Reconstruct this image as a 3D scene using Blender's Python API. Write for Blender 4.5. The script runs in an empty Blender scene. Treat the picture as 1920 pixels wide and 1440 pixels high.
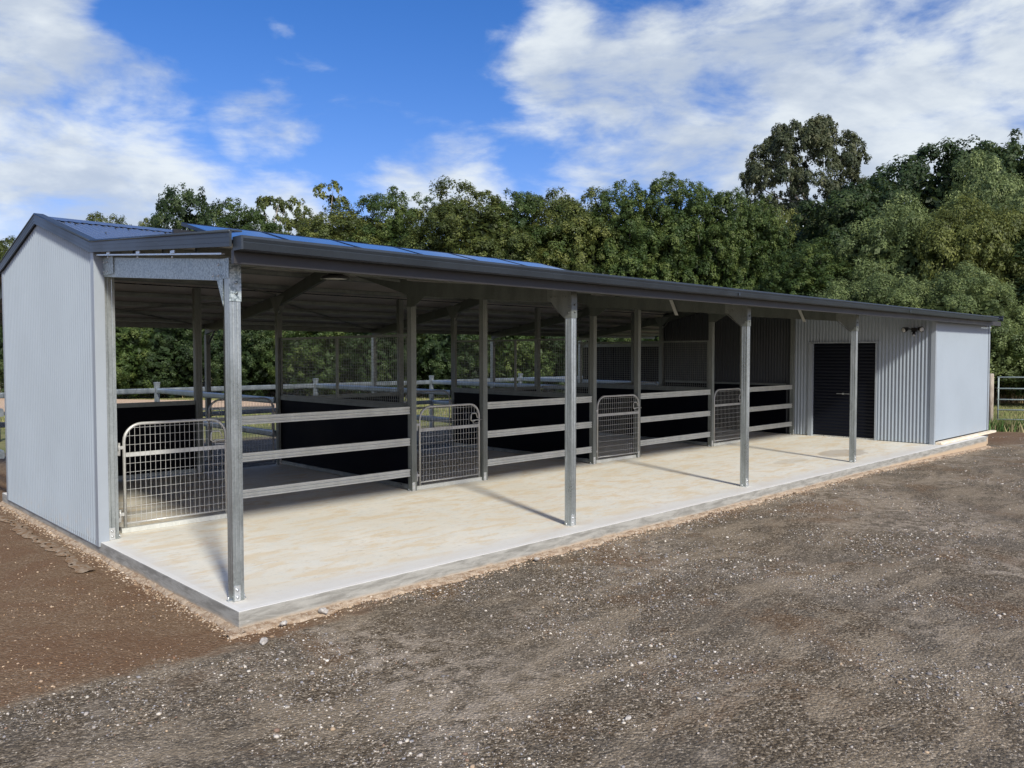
import bpy, math, random
import numpy as np
from mathutils import Vector, Matrix
random.seed(7); rng = np.random.default_rng(7)
SC = bpy.context.scene
COL = SC.collection
R = math.radians

# ------------------------------------------------------------------ camera
cam_d = bpy.data.cameras.new('camera'); cam = bpy.data.objects.new('camera', cam_d); COL.objects.link(cam)
FW = Vector((0.6974182, 0.7157106, -0.0369616)); RT = Vector((0.7161817, -0.6979135, -0.0007020)); UP = Vector((0.0262984, 0.0259816, 0.9993164))
CAM = Vector((-2.7199, -5.7571, 1.9505))
m = Matrix((RT, UP, -FW)).transposed().to_4x4(); m.translation = CAM
cam.matrix_world = m
cam_d.sensor_width = 36; cam_d.lens = 36 * 1506.8 / 1920; cam_d.clip_start = .05; cam_d.clip_end = 3000
SC.camera = cam
SC.view_settings.view_transform = 'Standard'; SC.view_settings.look = 'None'
SC.view_settings.exposure = 0.46; SC.view_settings.gamma = 1
SC.cycles.max_bounces = 8; SC.cycles.diffuse_bounces = 7; SC.cycles.transparent_max_bounces = 8

# ------------------------------------------------------------------ node helper
class NT:
    def __init__(s, tree): s.t = tree; s.n = tree.nodes; s.l = tree.links
    def new(s, ty, ins=None, **props):
        n = s.n.new(ty)
        for k, v in props.items(): setattr(n, k, v)
        for k, v in (ins or {}).items(): s.set(n.inputs[k], v)
        return n
    def set(s, sock, v):
        if isinstance(v, bpy.types.NodeSocket): s.l.new(v, sock)
        else: sock.default_value = v
    def math(s, op, a, b=0.0, c=None, clamp=False):
        n = s.n.new('ShaderNodeMath'); n.operation = op; n.use_clamp = clamp
        s.set(n.inputs[0], a); s.set(n.inputs[1], b)
        if c is not None: s.set(n.inputs[2], c)
        return n.outputs[0]
    def mapr(s, v, a, b, c=0.0, d=1.0, smooth=True):
        n = s.n.new('ShaderNodeMapRange'); n.interpolation_type = 'SMOOTHSTEP' if smooth else 'LINEAR'
        for i, x in enumerate((v, a, b, c, d)): s.set(n.inputs[i], x)
        return n.outputs[0]
    def mix(s, f, a, b, mode='MIX'):
        n = s.n.new('ShaderNodeMix'); n.data_type = 'RGBA'; n.blend_type = mode
        s.set(n.inputs[0], f)
        for i, x in ((6, a), (7, b)):
            if isinstance(x, (tuple, list)) and len(x) == 3: x = (*x, 1)
            s.set(n.inputs[i], x)
        return n.outputs[2]
    def noise(s, vec, scale, detail=4, rough=.55, dist=0.0, out=0):
        n = s.new('ShaderNodeTexNoise', {'Scale': scale, 'Detail': detail, 'Roughness': rough, 'Distortion': dist})
        if vec is not None: s.l.new(vec, n.inputs['Vector'])
        return n.outputs[out]
    def ramp(s, f, stops):
        n = s.n.new('ShaderNodeValToRGB'); s.set(n.inputs[0], f); e = n.color_ramp.elements
        while len(e) < len(stops): e.new(.5)
        for q, (p, c) in zip(e, stops): q.position = p; q.color = (*c, 1)
        return n.outputs[0]

# ------------------------------------------------------------------ sky and sun
SUN_TO = Vector((-.34, -1.0, .77)).normalized()
el = math.asin(SUN_TO.z); az = math.atan2(SUN_TO.x, SUN_TO.y)
w = bpy.data.worlds.new('World'); SC.world = w; w.use_nodes = True
W = NT(w.node_tree); W.n.clear()
sky = W.new('ShaderNodeTexSky', sky_type='NISHITA', sun_disc=False, sun_elevation=el, sun_rotation=az, air_density=1.0, dust_density=.6, ozone_density=2.2)
hs = W.new('ShaderNodeHueSaturation', {'Saturation': 1.38, 'Value': .95, 'Color': sky.outputs[0]})
tc = W.new('ShaderNodeTexCoord'); D = tc.outputs['Generated']
sx = W.new('ShaderNodeSeparateXYZ', {0: D})
BL = [(0.200,0.9250,0.322,0.085),(0.205,0.9350,0.290,0.065),(0.2043,0.9616,0.168,0.135),(0.2596,0.9459,0.158,0.125),(0.3283,0.9252,0.152,0.11),(0.3902,0.9033,0.150,0.10),(0.4429,0.8798,0.150,0.085),(0.4472,0.8606,0.2435,0.056),(0.4173,0.8785,0.2324,0.036),(0.6425,0.7424,0.18,0.07),(0.5986,0.7799,0.175,0.05),(0.6931,0.6238,0.3612,0.06),(0.7331,0.6016,0.3072,0.105),(0.7735,0.5412,0.32,0.11),(0.7046,0.6423,0.3018,0.07),(0.8174,0.4657,0.3391,0.12),(0.8623,0.4249,0.2754,0.15),(0.9002,0.3253,0.2896,0.16),(0.9385,0.2591,0.2281,0.2),(0.7945,0.5552,0.2463,0.12),(0.7493,0.6227,0.2155,0.09),(0.8474,0.4814,0.2238,0.13),(0.9041,0.3536,0.24,0.15),(0.8503,0.3845,0.3594,0.09),(0.9191,0.232,0.3184,0.1)]
msk = None
for bi, (x, y, z, r) in enumerate(BL):
    d = W.new('ShaderNodeVectorMath', operation='DISTANCE'); W.l.new(D, d.inputs[0]); d.inputs[1].default_value = (x, y, z)
    v = W.mapr(d.outputs['Value'], r * 1.45, r * .45, 0.0, 1.1) if bi < 7 else W.mapr(d.outputs['Value'], r * 1.75, 0.0, 0.0, 1.0)
    msk = v if msk is None else W.math('MAXIMUM', msk, v)
# clouds elsewhere in the sky (behind the camera, reflected in metal and panels)
back = W.mapr(W.math('ADD', W.math('MULTIPLY', sx.outputs[0], .70), W.math('MULTIPLY', sx.outputs[1], .72)), .15, -.3, 0.0, .62)
msk = W.math('MAXIMUM', msk, back)
mp = W.new('ShaderNodeMapping', {'Vector': D, 'Scale': (1.0, 1.0, 2.6)})
n1 = W.noise(mp.outputs[0], 6.0, 9, .56, .3)
n2 = W.noise(mp.outputs[0], 17.0, 6, .6, .2)
dens = W.math('ADD', W.math('MULTIPLY', msk, .92), W.math('ADD', W.math('MULTIPLY', W.math('SUBTRACT', n1, .5), 2.5), W.math('MULTIPLY', W.math('SUBTRACT', n2, .5), .55)))
cov = W.mapr(dens, .22, 1.05)
cov = W.math('MULTIPLY', cov, .91)
n3 = W.noise(mp.outputs[0], 3.4, 6, .55, .3)
shade = W.mapr(W.math('ADD', n3, W.math('MULTIPLY', n2, .25)), .50, .76)
ccol = W.mix(shade, (3.9, 4.45, 5.25), (6.25, 6.65, 6.8))
skyb = W.mix(1.0, hs.outputs[0], (1.10, .875, 1.12), 'MULTIPLY')
# unseen cloud behind the camera, brightened to add fill light in the shade
back_fill = W.mapr(back, .2, .62, 1.0, 1.9)
ccol = W.mix(1.0, ccol, W.new('ShaderNodeCombineXYZ', {0: back_fill, 1: back_fill, 2: back_fill}).outputs[0], 'MULTIPLY')
skyc = W.mix(cov, skyb, ccol)
bg = W.new('ShaderNodeBackground', {'Color': skyc, 'Strength': .1})
wo = W.new('ShaderNodeOutputWorld'); W.l.new(bg.outputs[0], wo.inputs[0])

sd = bpy.data.lights.new('sun', 'SUN'); sd.energy = 3.6; sd.angle = R(5.5); sd.color = (1, .955, .85)
so = bpy.data.objects.new('sun', sd); COL.objects.link(so); so.rotation_euler = (-SUN_TO).to_track_quat('-Z', 'Y').to_euler()

# ------------------------------------------------------------------ materials
MATS = {}
def mat(name, base=(.5, .5, .5), rough=.5, metal=0.0, spec=.5):
    m_ = bpy.data.materials.new(name); m_.use_nodes = True
    t = NT(m_.node_tree); p = t.n['Principled BSDF']
    p.inputs['Base Color'].default_value = (*base, 1); p.inputs['Roughness'].default_value = rough
    p.inputs['Metallic'].default_value = metal; p.inputs['Specular IOR Level'].default_value = spec
    MATS[name] = m_
    return m_, t, p
def objco(t): return t.new('ShaderNodeTexCoord').outputs['Object']
def wpos(t): return t.new('ShaderNodeNewGeometry').outputs['Position']
def bump(t, p, h, strength, dist):
    b = t.new('ShaderNodeBump', {'Height': h, 'Strength': strength, 'Distance': dist}); t.l.new(b.outputs[0], p.inputs['Normal'])

def galv(name, c1, c2, rough, metal, streak=.12, spk=.25):
    m_, t, p = mat(name, c1, rough, metal)
    g = wpos(t)
    vo = t.new('ShaderNodeTexVoronoi', {'Scale': 70.0, 'Randomness': 1.0}); t.l.new(g, vo.inputs['Vector'])
    mp_ = t.new('ShaderNodeMapping', {'Vector': g, 'Scale': (4, 4, 1.2)})
    st = t.noise(mp_.outputs[0], 1.6, 4, .6)
    sepc = t.new('ShaderNodeSeparateColor', {0: vo.outputs['Color']})
    f = t.math('ADD', t.math('MULTIPLY', sepc.outputs[0], .55), t.math('MULTIPLY', st, .45))
    big = t.noise(g, 1.3, 3)
    f = t.math('ADD', t.math('MULTIPLY', f, spk), t.math('MULTIPLY', st, 1 - spk)); col = t.mix(t.mapr(f, .3, .7), c1, c2)
    col = t.mix(t.mapr(t.noise(mp_.outputs[0], 6.0, 5, .7), .58, .72, 0, streak * 3), col, (min(1, c2[0] * 1.35), min(1, c2[1] * 1.35), min(1, c2[2] * 1.35)))
    t.l.new(col, p.inputs['Base Color'])
    t.l.new(t.mapr(t.math('ADD', f, t.math('MULTIPLY', big, .3)), .3, 1.0, rough - .1, rough + .12), p.inputs['Roughness'])
    return m_
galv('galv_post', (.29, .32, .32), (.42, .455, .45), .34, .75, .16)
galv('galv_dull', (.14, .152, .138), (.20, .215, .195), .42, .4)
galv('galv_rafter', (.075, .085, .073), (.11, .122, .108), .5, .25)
galv('galv_rail', (.50, .51, .47), (.60, .61, .56), .42, .3)
galv('galv_yard', (.22, .26, .29), (.33, .37, .40), .36, .7)
galv('galv_spangle', (.20, .24, .245), (.46, .52, .52), .4, .45, .12, 1.0)
galv('tube', (.42, .42, .40), (.54, .54, .51), .38, .35)
galv('zinc', (.55, .57, .57), (.68, .7, .7), .3, .7)

def painted(name, c, rough, dirt=.06):
    m_, t, p = mat(name, c, rough)
    g = wpos(t); n = t.noise(g, 1.1, 5, .6); n2 = t.noise(g, 22, 3, .6)
    d = tuple(x * (1 - dirt * 2) for x in c); l = tuple(min(1, x * (1 + dirt)) for x in c)
    col = t.mix(t.mapr(t.math('ADD', t.math('MULTIPLY', n, .8), t.math('MULTIPLY', n2, .2)), .35, .65), d, l)
    t.l.new(col, p.inputs['Base Color'])
    t.l.new(t.mapr(n, .3, .7, rough - .05, rough + .07), p.inputs['Roughness'])
    return m_, t, p
painted('cladding', (.290, .334, .378), .42, .018)
# splashed soil near the ground on the cladding
_m = MATS['cladding']; _t = NT(_m.node_tree); _p = _t.n['Principled BSDF']
_c = _p.inputs['Base Color'].links[0].from_socket
_z = _t.new('ShaderNodeSeparateXYZ', {0: wpos(_t)})
_f = _t.math('MULTIPLY', _t.mapr(_z.outputs[2], .35, -.02, 0, .5), _t.mapr(_t.noise(wpos(_t), 9, 5, .7), .5, .72))
_t.l.new(_t.mix(_f, _c, (.35, .30, .25)), _p.inputs['Base Color'])
painted('cladding_shaded', (.036, .041, .044), .5)  # same sheet as the cladding, with the stall interior's shade painted into its colour
painted('trim_pale', (.285, .32, .355), .42, .02)
painted('dark_trim', (.026, .034, .044), .42, .08)
painted('brown_trim', (.03, .028, .027), .45, .1)
painted('roof_paint', (.12, .145, .20), .20, .06); NT(MATS['roof_paint'].node_tree).n['Principled BSDF'].inputs['Metallic'].default_value = .25
painted('lining', (.36, .34, .31), .5, .12)
painted('black_board', (.0018, .002, .005), .6, .1); NT(MATS['black_board'].node_tree).n['Principled BSDF'].inputs['Specular IOR Level'].default_value = .1
painted('navy_door', (.003, .0045, .010), .5, .08); NT(MATS['navy_door'].node_tree).n['Principled BSDF'].inputs['Specular IOR Level'].default_value = .2
painted('black_plastic', (.01, .01, .011), .4, .1)
painted('gate_green', (.30, .36, .33), .45, .1)
painted('white_tape', (.70, .70, .60), .6, .05)
painted('dark_steel', (.05, .055, .062), .5, .1)
mat('lamp_lens', (.45, .45, .42), .25)
mat('red_cloth', (.5, .06, .04), .7)
mat('pale_cloth', (.6, .62, .66), .7)
# solar glass
m_, t, p = mat('solar_glass', (.008, .012, .03), .06, 0, .8)
g = objco(t); br = t.new('ShaderNodeTexBrick', {'Scale': 1.0, 'Mortar Size': .004, 'Brick Width': .165, 'Row Height': .165, 'Color1': (.008, .012, .032, 1), 'Color2': (.01, .014, .036, 1), 'Mortar': (.12, .13, .15, 1)}, offset=0.0)
t.l.new(g, br.inputs['Vector']); t.l.new(br.outputs[0], p.inputs['Base Color'])
# timber
m_, t, p = mat('timber', (.38, .33, .26), .75)
mp_ = t.new('ShaderNodeMapping', {'Vector': wpos(t), 'Scale': (14, 14, 1.2)})
t.l.new(t.mix(t.mapr(t.noise(mp_.outputs[0], 2.5, 5, .6), .3, .7), (.24, .20, .155), (.47, .42, .34)), p.inputs['Base Color'])
m_, t, p = mat('plank', (.62, .52, .38), .7)
mp_ = t.new('ShaderNodeMapping', {'Vector': wpos(t), 'Scale': (1.5, 20, 20)})
t.l.new(t.mix(t.mapr(t.noise(mp_.outputs[0], 2.5, 5, .6), .3, .7), (.60, .48, .32), (.80, .74, .62)), p.inputs['Base Color'])
m_, t, p = mat('bark', (.12, .10, .08), .85)
mp_ = t.new('ShaderNodeMapping', {'Vector': wpos(t), 'Scale': (5, 5, 1.0)})
t.l.new(t.mix(t.mapr(t.noise(mp_.outputs[0], 1.5, 6, .65), .35, .65), (.055, .045, .035), (.22, .19, .155)), p.inputs['Base Color'])
m_, t, p = mat('pale_bark', (.35, .31, .27), .8)
t.l.new(t.mix(t.mapr(t.noise(mp_.outputs[0] if False else wpos(t), 3.0, 6, .65), .35, .65), (.20, .165, .14), (.46, .42, .37)), p.inputs['Base Color'])
m_, t, p = mat('twig', (.20, .15, .11), .85)
# rock
m_, t, p = mat('rock', (.4, .37, .33), .8)
n = t.noise(wpos(t), 30, 6, .65)
t.l.new(t.mix(t.mapr(n, .3, .7), (.24, .215, .19), (.50, .47, .43)), p.inputs['Base Color']); bump(t, p, n, .6, .01)

# concrete (floor and slab sides)
m_, t, p = mat('concrete', (.5, .48, .42), .75)
g = wpos(t)
nb = t.noise(g, .55, 5, .6, .6); ns = t.noise(g, 2.6, 7, .68, .8)
mpx = t.new('ShaderNodeMapping', {'Vector': g, 'Scale': (.8, 2.4, 1), 'Rotation': (0, 0, R(8))}); nst = t.noise(mpx.outputs[0], 2.2, 7, .68, .9)
nf = t.noise(g, 38, 4, .6)
sep = t.new('ShaderNodeSeparateXYZ', {0: g})
base = t.mix(t.mapr(nb, .35, .65), (.625, .59, .50), (.68, .655, .58))
base = t.mix(t.mapr(ns, .44, .62, 0, .6), base, (.58, .58, .53))
base = t.mix(t.mapr(nst, .46, .62, 0, .72), base, (.60, .49, .33))
base = t.mix(t.mapr(t.noise(g, 1.4, 8, .7, 1.2), .58, .68, 0, .35), base, (.56, .36, .21))
base = t.mix(t.mapr(nf, .58, .74, 0, .25), base, (.36, .33, .28))
# fine dark scuffs
vs = t.noise(mpx.outputs[0], 11, 9, .78, .6)
base = t.mix(t.mapr(vs, .55, .64, 0, .5), base, (.33, .30, .25))
# pale clean rim along the outer edges of the slab
rim = t.math('MAXIMUM', t.mapr(t.math('ADD', sep.outputs[1], t.math('MULTIPLY', ns, .25)), .62, .22), t.mapr(t.math('ADD', sep.outputs[0], t.math('MULTIPLY', ns, .2)), .36, .12))
base = t.mix(t.math('MULTIPLY', rim, .75), base, (.56, .552, .53))
rim2 = t.math('MAXIMUM', t.mapr(sep.outputs[1], .075, .06, smooth=False), t.mapr(sep.outputs[0], .06, .045, smooth=False))
base = t.mix(t.math('MULTIPLY', rim2, .45), base, (.66, .65, .63))
# damp stain by the store wall
def blot(cx, cy, rx, ry):
    a = t.math('POWER', t.math('DIVIDE', t.math('SUBTRACT', sep.outputs[0], cx), rx), 2.0)
    b = t.math('POWER', t.math('DIVIDE', t.math('SUBTRACT', sep.outputs[1], cy), ry), 2.0)
    return t.math('ADD', t.math('ADD', a, b), t.math('MULTIPLY', t.math('SUBTRACT', ns, .5), 2.2))
st = t.math('MAXIMUM', t.mapr(blot(13.0, 1.0, .75, .38), 1.1, .8), t.mapr(blot(11.1, 1.15, .55, .2), 1.1, .7, 0, .5))
base = t.mix(t.math('MULTIPLY', st, .5), base, (.27, .22, .165))
# sides: greyer, board-marked, soil-stained at the foot
mps = t.new('ShaderNodeMapping', {'Vector': g, 'Scale': (1.0, 1.0, 6)})
side = t.mix(t.mapr(t.noise(mps.outputs[0], 3.0, 8, .7, .4), .35, .65), (.19, .185, .165), (.34, .335, .305))
side = t.mix(t.mapr(t.noise(mps.outputs[0], 9.0, 6, .75), .58, .68, 0, .5), side, (.50, .49, .46))
side = t.mix(t.mapr(t.math('ADD', sep.outputs[2], t.math('MULTIPLY', ns, .07)), -.055, -.115, 0, .9), side, (.46, .34, .22))
nrm = t.new('ShaderNodeSeparateXYZ', {0: t.new('ShaderNodeNewGeometry').outputs['Normal']})
t.l.new(t.mix(t.mapr(nrm.outputs[2], .4, .6), side, base), p.inputs['Base Color'])
t.l.new(t.mapr(ns, .3, .7, .6, .82), p.inputs['Roughness'])
bump(t, p, t.math('ADD', nf, t.math('MULTIPLY', ns, .6)), .25, .004)

# ground: gravel yard, red-brown soil, grass field behind
m_, t, p = mat('ground', (.1, .08, .07), .9, 0, .25)
g = wpos(t); sep = t.new('ShaderNodeSeparateXYZ', {0: g}); X_, Y_ = sep.outputs[0], sep.outputs[1]
nA = t.noise(g, .35, 6, .62, .5); nB = t.noise(g, 1.3, 7, .66, .7); nC = t.noise(g, 7.0, 6, .68); nD = t.noise(g, 45, 4, .65); nE = t.noise(g, 150, 3, .6)
mpt = t.new('ShaderNodeMapping', {'Vector': g, 'Rotation': (0, 0, R(-20)), 'Scale': (.5, 1.5, 1)}); nT = t.noise(mpt.outputs[0], 1.1, 8, .7, .8)
gw = t.new('ShaderNodeVectorMath', {0: g}, operation='ADD'); t.l.new(t.mix(1.0, (0, 0, 0), t.noise(g, 30, 2, .5, out=1)), gw.inputs[1])
def cells(sc_):
    v_ = t.new('ShaderNodeTexVoronoi', {'Scale': sc_}); mp2 = t.new('ShaderNodeMapping', {'Vector': g, 'Scale': (1, 1, .2)}); t.l.new(mp2.outputs[0], v_.inputs['Vector'])
    return t.new('ShaderNodeSeparateColor', {0: v_.outputs['Color']}).outputs[0], v_.outputs['Distance']
v1, d1 = cells(48.0); v2, d2 = cells(105.0)
grit = t.ramp(t.math('ADD', t.math('ADD', t.math('MULTIPLY', nD, .42), t.math('MULTIPLY', nE, .30)), t.math('ADD', t.math('MULTIPLY', t.math('SUBTRACT', v1, .5), .20), t.math('MULTIPLY', v2, .28))), [(.28, (.030, .021, .0115)), (.42, (.078, .057, .034)), (.52, (.125, .096, .062)), (.61, (.205, .163, .112)), (.74, (.50, .425, .33))])
grey = t.mix(t.mapr(nB, .40, .62), grit, t.mix(.40, grit, (.118, .104, .084)))
dusty = t.mix(t.mapr(nT, .47, .60, 0, .72), grey, t.mix(.55, grit, (.36, .29, .205)))
dusty = t.mix(t.math('MULTIPLY', t.mapr(nA, .50, .62), t.mapr(nC, .42, .62)), dusty, t.mix(.4, (.40, .335, .26), grit))
brn = t.mix(t.mapr(t.noise(g, .8, 6, .65, .6), .52, .66, 0, .7), dusty, t.mix(.5, grit, (.15, .075, .028)))
soil = t.mix(.62, grit, (.19, .112, .058))
soil = t.mix(t.mapr(nB, .42, .62, 0, .6), soil, (.135, .070, .034))
soil = t.mix(t.mapr(nC, .60, .72, 0, .45), soil, (.26, .175, .10))
# soil lies left of the stable (x < ~0), gravel to the front
edge = t.math('ADD', t.math('ADD', X_, t.math('MULTIPLY', Y_, -.0)), t.math('MULTIPLY', t.math('SUBTRACT', nB, .5), .5))
front = t.math('ADD', Y_, t.math('ADD', t.math('MULTIPLY', t.math('SUBTRACT', nB, .5), .7), t.math('MULTIPLY', t.math('SUBTRACT', nC, .5), .3)))
isback = t.mapr(front, -.34, -.14)
fsoil = t.math('MULTIPLY', isback, t.mapr(X_, 1.5, 0.5))
# bare earth past the far end, and on the right of the yard
fs2 = t.math('MULTIPLY', t.mapr(t.math('ADD', X_, t.math('MULTIPLY', nB, 1.5)), 20.2, 21.4), t.mapr(t.math('ADD', Y_, t.math('MULTIPLY', nB, 2.0)), .3, 1.3))
fs3 = t.math('MULTIPLY', t.mapr(t.math('ADD', Y_, t.math('MULTIPLY', nA, 3)), -2.9, -4.6), t.mapr(nA, .44, .60, 0, .75))
fs = t.math('MAXIMUM', t.math('MAXIMUM', fsoil, fs2), fs3)
col = t.mix(fs, brn, soil)
# yards behind are gravel then grass
gr = t.mix(t.mapr(t.noise(g, .5, 7, .65, .5), .35, .62), (.115, .135, .04), (.21, .20, .085))
gr = t.mix(t.mapr(t.noise(g, 5, 6, .7), .5, .7, 0, .6), gr, (.28, .24, .12))
gback = t.mapr(t.math('ADD', Y_, t.math('MULTIPLY', nB, 2.0)), 15.2, 16.4)
gside = t.mapr(t.math('ADD', X_, t.math('MULTIPLY', nB, 2.0)), 24.9, 25.9)
fg = t.math('MAXIMUM', gback, gside)
col = t.mix(fg, col, gr)
t.l.new(col, p.inputs['Base Color'])
bump(t, p, t.math('ADD', t.math('MULTIPLY', nD, 1.0), t.math('ADD', t.math('MULTIPLY', nE, .5), t.math('ADD', t.math('MULTIPLY', nC, 1.6), t.math('MULTIPLY', d1, -.9)))), .8, .014)
m_, t, p = mat('sand', (.5, .36, .24), .9, 0, .2)
g = wpos(t); t.l.new(t.mix(t.mapr(t.noise(g, 1.5, 6, .65), .35, .65), (.46, .32, .21), (.56, .41, .29)), p.inputs['Base Color'])
m_, t, p = mat('clay', (.4, .3, .2), .9, 0, .2)
g = wpos(t); nn = t.noise(g, 14, 7, .7, .5)
c_ = t.mix(t.mapr(nn, .35, .62), (.22, .145, .09), (.42, .335, .245)); c_ = t.mix(t.mapr(t.noise(g, 70, 3), .56, .68, 0, .6), c_, (.60, .53, .44))
t.l.new(c_, p.inputs['Base Color']); bump(t, p, nn, .8, .02)
m_, t, p = mat('spill', (.3, .27, .23), .9, 0, .2)
t.l.new(t.mix(t.mapr(t.noise(wpos(t), 14, 6, .7), .4, .6), (.17, .10, .05), (.26, .205, .15)), p.inputs['Base Color'])
# pebbles: colour carried per stone
m_, t, p = mat('pebble', (.4, .4, .4), .75, 0, .3)
at = t.new('ShaderNodeAttribute', attribute_name='tint'); t.l.new(t.mix(t.mapr(t.noise(wpos(t), 160, 3), .3, .7, 0, .35), at.outputs['Color'], (.16, .13, .11)), p.inputs['Base Color'])
# grass blades
m_, t, p = mat('blade', (.2, .2, .08), .7, 0, .2)
at = t.new('ShaderNodeAttribute', attribute_name='tint'); t.l.new(at.outputs['Color'], p.inputs['Base Color'])

def leafmat(name, dark, mid, lite, trans=.28):
    m_, t, p = mat(name, mid, .55, 0, .28)
    at = t.new('ShaderNodeAttribute', attribute_name='tint')
    s = t.new('ShaderNodeSeparateColor', {0: at.outputs['Color']})
    oi = t.new('ShaderNodeObjectInfo')
    big = t.noise(wpos(t), .28, 3, .5)
    f = t.math('ADD', t.math('MULTIPLY', s.outputs[0], .55), t.math('ADD', t.math('MULTIPLY', s.outputs[1], .28), t.math('MULTIPLY', t.math('SUBTRACT', big, .5), .7)))
    f = t.math('ADD', f, t.math('MULTIPLY', t.math('SUBTRACT', oi.outputs['Random'], .5), .18))
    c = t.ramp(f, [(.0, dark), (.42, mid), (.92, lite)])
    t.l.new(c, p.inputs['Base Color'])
    tr = t.new('ShaderNodeBsdfTranslucent'); t.l.new(t.mix(.5, c, tuple(min(1, x * 1.6) for x in lite)), tr.inputs[0])
    mx = t.new('ShaderNodeMixShader', {0: trans}); out = t.n['Material Output']
    t.l.new(p.outputs[0], mx.inputs[1]); t.l.new(tr.outputs[0], mx.inputs[2]); t.l.new(mx.outputs[0], out.inputs[0])
leafmat('leaf_deep', (.018, .036, .010), (.050, .084, .021), (.150, .185, .048))
leafmat('leaf_olive', (.026, .040, .011), (.078, .100, .025), (.195, .205, .052))
leafmat('leaf_grey', (.045, .068, .024), (.130, .170, .062), (.28, .33, .125))
leafmat('leaf_gum', (.024, .036, .017), (.066, .080, .037), (.145, .145, .072))
leafmat('leaf_lime', (.045, .062, .016), (.125, .145, .036), (.24, .25, .07))
leafmat('leaf_dark', (.013, .027, .010), (.036, .062, .020), (.095, .125, .040))

# ------------------------------------------------------------------ mesh helpers
class MB:
    def __init__(s): s.v = []; s.f = []; s.sm = []
    def add(s, vs, fs, smooth=False):
        o = len(s.v); s.v += [tuple(v) for v in vs]; s.f += [tuple(i + o for i in f) for f in fs]; s.sm += [smooth] * len(fs)
        return s
    def box(s, a, b):
        (x0, y0, z0), (x1, y1, z1) = [min(p) for p in zip(a, b)], [max(p) for p in zip(a, b)]
        s.add([(x0, y0, z0), (x1, y0, z0), (x1, y1, z0), (x0, y1, z0), (x0, y0, z1), (x1, y0, z1), (x1, y1, z1), (x0, y1, z1)],
              [(0, 3, 2, 1), (4, 5, 6, 7), (0, 1, 5, 4), (1, 2, 6, 5), (2, 3, 7, 6), (3, 0, 4, 7)]); return s
    def ext(s, prof, p0, p1, ax, caps=True):
        """extrude outline prof [(a,b)...] from p0 to p1; a along ax, b along dir x ax"""
        p0, p1 = Vector(p0), Vector(p1); d = (p1 - p0).normalized(); ax = Vector(ax); ax = (ax - d * ax.dot(d)).normalized(); by = d.cross(ax)
        n = len(prof); vs = [p0 + ax * a + by * b for a, b in prof] + [p1 + ax * a + by * b for a, b in prof]
        fs = [(i, (i + 1) % n, n + (i + 1) % n, n + i) for i in range(n)]
        if caps: fs += [tuple(range(n))[::-1], tuple(range(n, 2 * n))]
        s.add(vs, fs); return s
    def tube(s, pts, r, seg=8, caps=True):
        pts = [Vector(p) for p in pts]; n = len(pts); rs = r if isinstance(r, (list, tuple)) else [r] * n
        ref = Vector((0, 0, 1)); vs = []; fs = []
        d0 = (pts[1] - pts[0]).normalized()
        if abs(d0.dot(ref)) > .9: ref = Vector((1, 0, 0))
        u = d0.cross(ref).normalized()
        for i in range(n):
            d = (pts[min(i + 1, n - 1)] - pts[max(i - 1, 0)]).normalized()
            u = (u - d * u.dot(d)).normalized(); v = d.cross(u)
            for k in range(seg):
                a = 2 * math.pi * k / seg; vs.append(pts[i] + (u * math.cos(a) + v * math.sin(a)) * rs[i])
        for i in range(n - 1):
            for k in range(seg):
                a, b = i * seg + k, i * seg + (k + 1) % seg; fs.append((a, b, b + seg, a + seg))
        if caps: fs += [tuple(range(seg))[::-1], tuple(range((n - 1) * seg, n * seg))]
        s.add(vs, fs, True); return s
    def cyl(s, p, q, r, seg=12): return s.tube([p, q], r, seg)
    def prism(s, poly, off):
        off = Vector(off); n = len(poly); vs = [Vector(p) for p in poly] + [Vector(p) + off for p in poly]
        s.add(vs, [tuple(range(n))[::-1], tuple(range(n, 2 * n))] + [(i, (i + 1) % n, n + (i + 1) % n, n + i) for i in range(n)]); return s
    def build(s, name, m_, parent=None, label=None, recalc=True):
        me = bpy.data.meshes.new(name); me.from_pydata(s.v, [], s.f); me.update()
        if any(s.sm): me.polygons.foreach_set('use_smooth', s.sm)
        if recalc:
            import bmesh
            b = bmesh.new(); b.from_mesh(me); bmesh.ops.recalc_face_normals(b, faces=b.faces); b.to_mesh(me); b.free()
        me.materials.append(MATS[m_]); o = bpy.data.objects.new(name, me); COL.objects.link(o)
        if parent: o.parent = parent
        if label: o['label'] = label
        return o
def tag(o, label=None, cat=None, group=None, kind=None):
    if label: o['label'] = label
    if cat: o['category'] = cat
    if group: o['group'] = group
    if kind: o['kind'] = kind
    return o
def thing(name, label, cat, loc=(0, 0, 0), rz=0, group=None):
    o = bpy.data.objects.new(name, None); COL.objects.link(o); o.empty_display_size = .2
    o.location = loc; o.rotation_euler = (0, 0, rz); return tag(o, label, cat, group)
def copy_tree(o, parent=None):
    c = o.copy(); COL.objects.link(c)
    if parent: c.parent = parent
    for ch in [x for x in list(SC.objects) if x.parent == o]: copy_tree(ch, c)
    return c
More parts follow.
